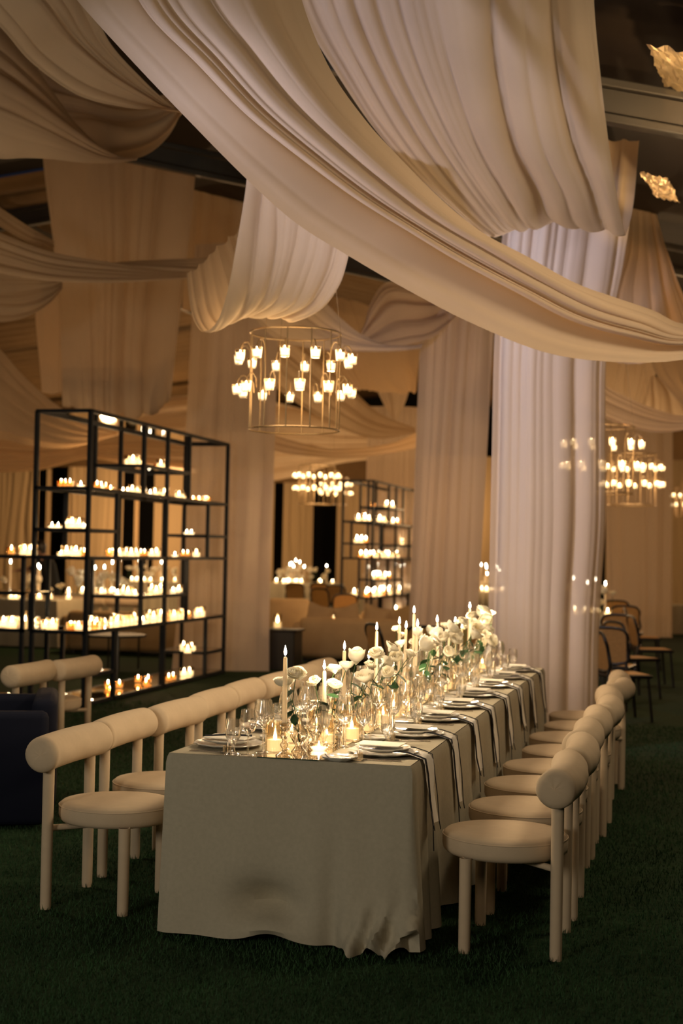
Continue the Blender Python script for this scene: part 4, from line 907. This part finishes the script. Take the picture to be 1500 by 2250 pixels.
# dressed banquet tables far away
def far_table(px0, px1, d, label, gl, rz=0, L=1.0, n=14, flow=14, tap=6, hz=.75, sc=2.1):
    a, b = P(px0, 1260, d), P(px1, 1260, d); cx, cy = (a.x + b.x) / 2, (a.y + b.y) / 2 + L / 2; w_ = abs(b.x - a.x)
    e = empty('draped_table', (cx, cy, 0), label, 'table', rz=rz)
    m = MB(); vs = []; N = 96; pr = []
    for k in range(N):
        t = k / N * 4; i = int(t); f = t - i
        c = [(-1, -1), (1, -1), (1, 1), (-1, 1), (-1, -1)]; x = c[i][0] + (c[i + 1][0] - c[i][0]) * f; y = c[i][1] + (c[i + 1][1] - c[i][1]) * f; pr.append((x * w_ / 2, y * L / 2, k))
    for z, o in ((hz, 0), (hz - .02, .01), (.4, .03), (.02, .06)):
        for (x, y, k) in pr: q = 1 + (o + (.02 * math.sin(k * 1.3) if o > .02 else 0)) / max(w_ / 2, .3); vs.append((x * q, y * q, z))
    fs = [(r * N + k, (r + 1) * N + k, (r + 1) * N + (k + 1) % N, r * N + (k + 1) % N) for r in range(3) for k in range(N)] + [tuple(range(N))]
    ob('cloth', MB().add(vs, fs).mesh('far_cloth', MT['linen']), e)
    rg = random.Random(int(px0 + d)); 
    for i, ux in enumerate(sorted(rg.uniform(-.42, .42) for _ in range(tap))):
        taper((cx + ux * w_, cy + rg.uniform(-.4, .3) * L, hz), rg.uniform(.35, .6), 'slim lit taper on the %s, %s across' % (gl, nth(i)), 'tapers on the ' + gl, s=1.6)
    for i, ux in enumerate(sorted(rg.uniform(-.46, .46) for _ in range(n))):
        votive((cx + ux * w_, cy + rg.uniform(-.45, .3) * L, hz + .002), 'clear', 'small votive on the %s, %s across' % (gl, nth(i)), 'votives on the ' + gl, s=1.2, fs=1.5)
    for i, ux in enumerate(sorted(rg.uniform(-.47, .47) for _ in range(flow))):
        tp = Vector((cx + ux * w_, cy + rg.uniform(-.4, .3) * L, hz + rg.uniform(.12, .36)))
        o = empty('rose', tp, 'white bloom on the %s, %s across' % (gl, nth(i)), 'flower', 'white blooms on the ' + gl); ob('bloom', BL[i % 5], o, (0, 0, 0), (rg.uniform(0, 1.2), 0, rg.uniform(0, 6)), sc)
        ob('stem', MB().tube([(0, 0, 0), (0, 0, hz - tp.z)], .003, 4).mesh('s', MT['stem']), o)
far_table(135, 262, 25.6, 'taupe draped table loaded with white flowers behind the near shelving', 'flower table behind the near shelving', n=12, flow=26, tap=7, L=1.2)
far_table(-60, 136, 22.5, 'white draped table reaching the frame edge behind the low shelving', 'frame-edge table behind the low shelving', n=8, flow=10, tap=3)
far_table(262, 372, 36, 'brown draped banquet table far behind the near shelving', 'banquet table far behind the near shelving', n=14, flow=22, tap=6, L=1.4)
far_table(560, 700, 37, 'long draped banquet table beyond the armchair and lanterns', 'long banquet table beyond the lanterns', n=16, flow=24, tap=8, L=3)
far_table(790, 905, 34, 'draped table with tall white flowers behind the distant shelving', 'table behind the distant shelving', n=12, flow=34, tap=8, L=1.2, sc=2)
far_table(1035, 1100, 33, 'draped table glimpsed between the two sheer columns', 'table between the two sheer columns', n=8, flow=18, tap=6, L=1.2)
far_table(1225, 1338, 20.2, 'tan draped table behind the tall column drape, by the cane chairs', 'table by the cane chairs', n=6, flow=8, tap=4, L=2.4)
far_table(1476, 1560, 30, 'pale bench table at the frame edge past the cane chairs', 'bench table at the frame edge', n=0, flow=0, tap=0, hz=.62, L=1)

def cane_chair(px, d, rz, label, group='cane chairs by the column drape', lift=0):
    q = P(px, 1225, d); e = empty('cane_chair', (q.x, q.y, 0), label, 'chair', group, rz)      # back towards local -y
    def back(w0, w1, z0, z1, r):
        pts = [(-w0, -.20, z0), (-w0 * 1.02, -.215, z0 + (z1 - z0) * .5), (-w1, -.25, z1 - .07), (-w1 + .08, -.262, z1), (w1 - .08, -.262, z1), (w1, -.25, z1 - .07), (w0 * 1.02, -.215, z0 + (z1 - z0) * .5), (w0, -.20, z0)]
        return pts
    bp_ = [Vector(p) for p in back(.20, .215, .50, .86, 0)]; sm = []
    for i in range(8):
        for t_ in (0, .33, .66): sm.append(cr(bp_[i - 1], bp_[i], bp_[(i + 1) % 8], bp_[(i + 2) % 8], t_))
    ob('back_frame', MB().tube(sm, .017, 8, close=True).mesh('bf', MT['darkwood']), e)
    ob('back_panel', MB().add([(-.20, -.197, .5), (.20, -.197, .5), (.205, -.247, .79), (.15, -.26, .86), (-.15, -.26, .86), (-.205, -.247, .79)], [(0, 1, 2, 3, 4, 5)]).add([(-.20, -.203, .5), (.20, -.203, .5), (.205, -.253, .79), (.15, -.266, .86), (-.15, -.266, .86), (-.205, -.253, .79)], [(5, 4, 3, 2, 1, 0)]).mesh('bp', MT['cane'], False), e)
    ob('seat', MB().box(-.21, -.20, .43, .21, .22, .465, .012).mesh('seat', MT['cane'], False), e)
    ob('seat_rim', MB().tube([(-.22, -.21, .445), (.22, -.21, .445), (.225, .22, .445), (-.225, .22, .445)], .019, 6, close=True).mesh('rim', MT['darkwood']), e)
    for s in (-1, 1):
        ob('leg', MB().tube([(s * .215, -.27, 0), (s * .205, -.215, .43), (s * .20, -.205, .52)], .016, 8).mesh('leg', MT['darkwood']), e)
        ob('leg', MB().tube([(s * .215, .24, 0), (s * .20, .20, .43)], .015, 8).mesh('leg', MT['darkwood']), e)
cane_chair(1344, 15.2, -.12, 'cane chair with black frame nearest the column drape, back to the camera')
cane_chair(1368, 14.1, -1.15, 'cane chair with black frame turned side-on, closest to the camera')
cane_chair(1392, 16.4, -.95, 'cane chair with bright orange back panel turned side-on')
cane_chair(1366, 18.6, -.10, 'cane chair tucked at the table, behind the nearest cane chair')
cane_chair(1378, 22.0, -.05, 'cane chair tucked at the table, fourth back from the column drape')
cane_chair(1356, 24.6, -.0, 'farthest cane chair at the table, palest back panel')
cane_chair(1414, 20.6, -1.45, 'dark cane chair standing edge-on away from the table')
cane_chair(1432, 18.0, -1.30, 'dark cane chair standing edge-on, the outermost of them')
G2 = 'cane chairs beyond the dining table'
cane_chair(955, 14.6, -.1, 'black framed cane chair back rising behind the table roses', G2)
cane_chair(872, 14.8, -1.0, 'cane chair with orange side showing beside the sofa and tapers', G2)
cane_chair(992, 17.8, -1.2, 'cane chair glimpsed side-on in front of the middle column drape', G2)
cane_chair(1032, 15.6, -.1, 'cane chair back glimpsed beside the far table flowers', G2)
cane_chair(1062, 17.4, .0, 'dark cane chair in the gap between the two sheer columns', G2)
G3 = 'dark chairs around the long banquet table'
for i, (px, d, a) in enumerate(((742, 31.5, .1), (720, 28.6, -.4), (655, 33.0, 0.), (708, 33.6, 0.), (752, 25.2, .5))):
    cane_chair(px, d, a, 'dark round-back chair beyond the sofa, %s counted from the camera side' % nth(i), G3)
for i, (px, d) in enumerate(((132, 24.3), (206, 24.3), (282, 24.3))):
    q = P(px, 1300, d); cream_chair(q.x, q.y, -PI / 2, 'cream chair at the flower table seen through the shelving, %s from the person' % nth(i), 'cream chairs at the flower table')

# person in black bending towards the table behind the low shelving
def person():
    q = P(112, 1300, 25.4); e = empty('person', (q.x, q.y, 0), 'person in a long black dress leaning over the candlelit table', 'person')
    J = [(0, 0, .92, .13), (-.02, 0, 1.08, .12), (-.08, 0, 1.26, .135), (-.14, 0, 1.38, .10), (-.19, 0, 1.45, .05), (-.23, 0, 1.55, .085), (-.25, 0, 1.62, .07),
         (-.13, -.16, 1.35, .055), (-.30, -.20, 1.20, .042), (-.52, -.16, 1.17, .032), (-.60, -.15, 1.16, .028),
         (-.13, .16, 1.35, .055), (-.22, .24, 1.14, .042), (-.40, .24, 1.02, .032), (-.47, .23, 1.0, .028),
         (.02, -.09, .88, .09), (-.02, -.09, .48, .06), (.02, -.09, .08, .04), (-.08, -.09, .03, .035),
         (.02, .09, .88, .09), (.04, .09, .48, .06), (.08, .09, .08, .04), (-.02, .09, .03, .035)]
    E_ = [(0, 1), (1, 2), (2, 3), (3, 4), (4, 5), (5, 6), (3, 7), (7, 8), (8, 9), (9, 10), (3, 11), (11, 12), (12, 13), (13, 14), (0, 15), (15, 16), (16, 17), (17, 18), (0, 19), (19, 20), (20, 21), (21, 22)]
    for b0, bx in ((10, 0), (14, 1)):
        bp = J[b0]
        for f, (dy, L) in enumerate(((-.03, .075), (-.012, .085), (.008, .082), (.026, .065), (-.045, .045))):
            J.append((bp[0] - .03, bp[1] + dy, bp[2] - .005, .010)); J.append((bp[0] - .03 - L, bp[1] + dy * 1.3, bp[2] - .02, .007)); E_ += [(b0, len(J) - 2), (len(J) - 2, len(J) - 1)]
    me = bpy.data.meshes.new('body'); me.from_pydata([j[:3] for j in J], E_, []); me.materials.append(MT['skin'])
    o = ob('body', me, e); sk = o.modifiers.new('skin', 'SKIN')
    for i, j in enumerate(J): me.skin_vertices[0].data[i].radius = (j[3], j[3]); 
    me.skin_vertices[0].data[0].use_root = True
    ss = o.modifiers.new('sub', 'SUBSURF'); ss.levels = 1; ss.render_levels = 1
    vs = []; fs = []; N = 28
    prof = [(.26, .05, .0), (.25, .3, .01), (.22, .6, .01), (.185, .85, .01), (.165, 1.0, -.01), (.17, 1.15, -.05), (.185, 1.28, -.10), (.17, 1.37, -.14), (.10, 1.43, -.17)]
    for r, z, ox in prof:
        for k in range(N): a = 2 * PI * k / N; w2 = 1 + (.06 * math.sin(k * 1.6) if z < .7 else 0); vs.append((ox + r * w2 * .85 * math.cos(a), r * w2 * math.sin(a), z))
    for r in range(len(prof) - 1):
        for k in range(N): fs.append((r * N + k, r * N + (k + 1) % N, (r + 1) * N + (k + 1) % N, (r + 1) * N + k))
    ob('dress', MB().add(vs, fs).mesh('dress', MT['dress']), e)
    hv = []; hf = []
    for j in range(10):
        for k in range(16):
            th = PI * j / 9; a = 2 * PI * k / 16; fr = math.cos(a) < -.3 and j > 3
            r = .108 if not fr else .07
            hv.append((-.225 + r * math.sin(th) * math.cos(a) + (.03 if j > 6 else 0), r * math.sin(th) * math.sin(a) * .95, 1.60 + .115 * math.cos(th) - (.10 if j > 6 and math.cos(a) > 0 else 0)))
    for j in range(9):
        for k in range(16): hf.append((j * 16 + k, (j + 1) * 16 + k, (j + 1) * 16 + (k + 1) % 16, j * 16 + (k + 1) % 16))
    ob('hair', MB().add(hv, hf).mesh('hair', MT['hair']), e)
    for s in (-1, 1): ob('sleeve', MB().tube([(-.13, s * .15, 1.36), (-.22, s * .19, 1.25), (-.30 if s < 0 else -.24, s * .215, 1.19 if s < 0 else 1.12)], [.075, .06, .052], 12).mesh('sleeve', MT['dress']), e)
person()
bpy.context.view_layer.update()
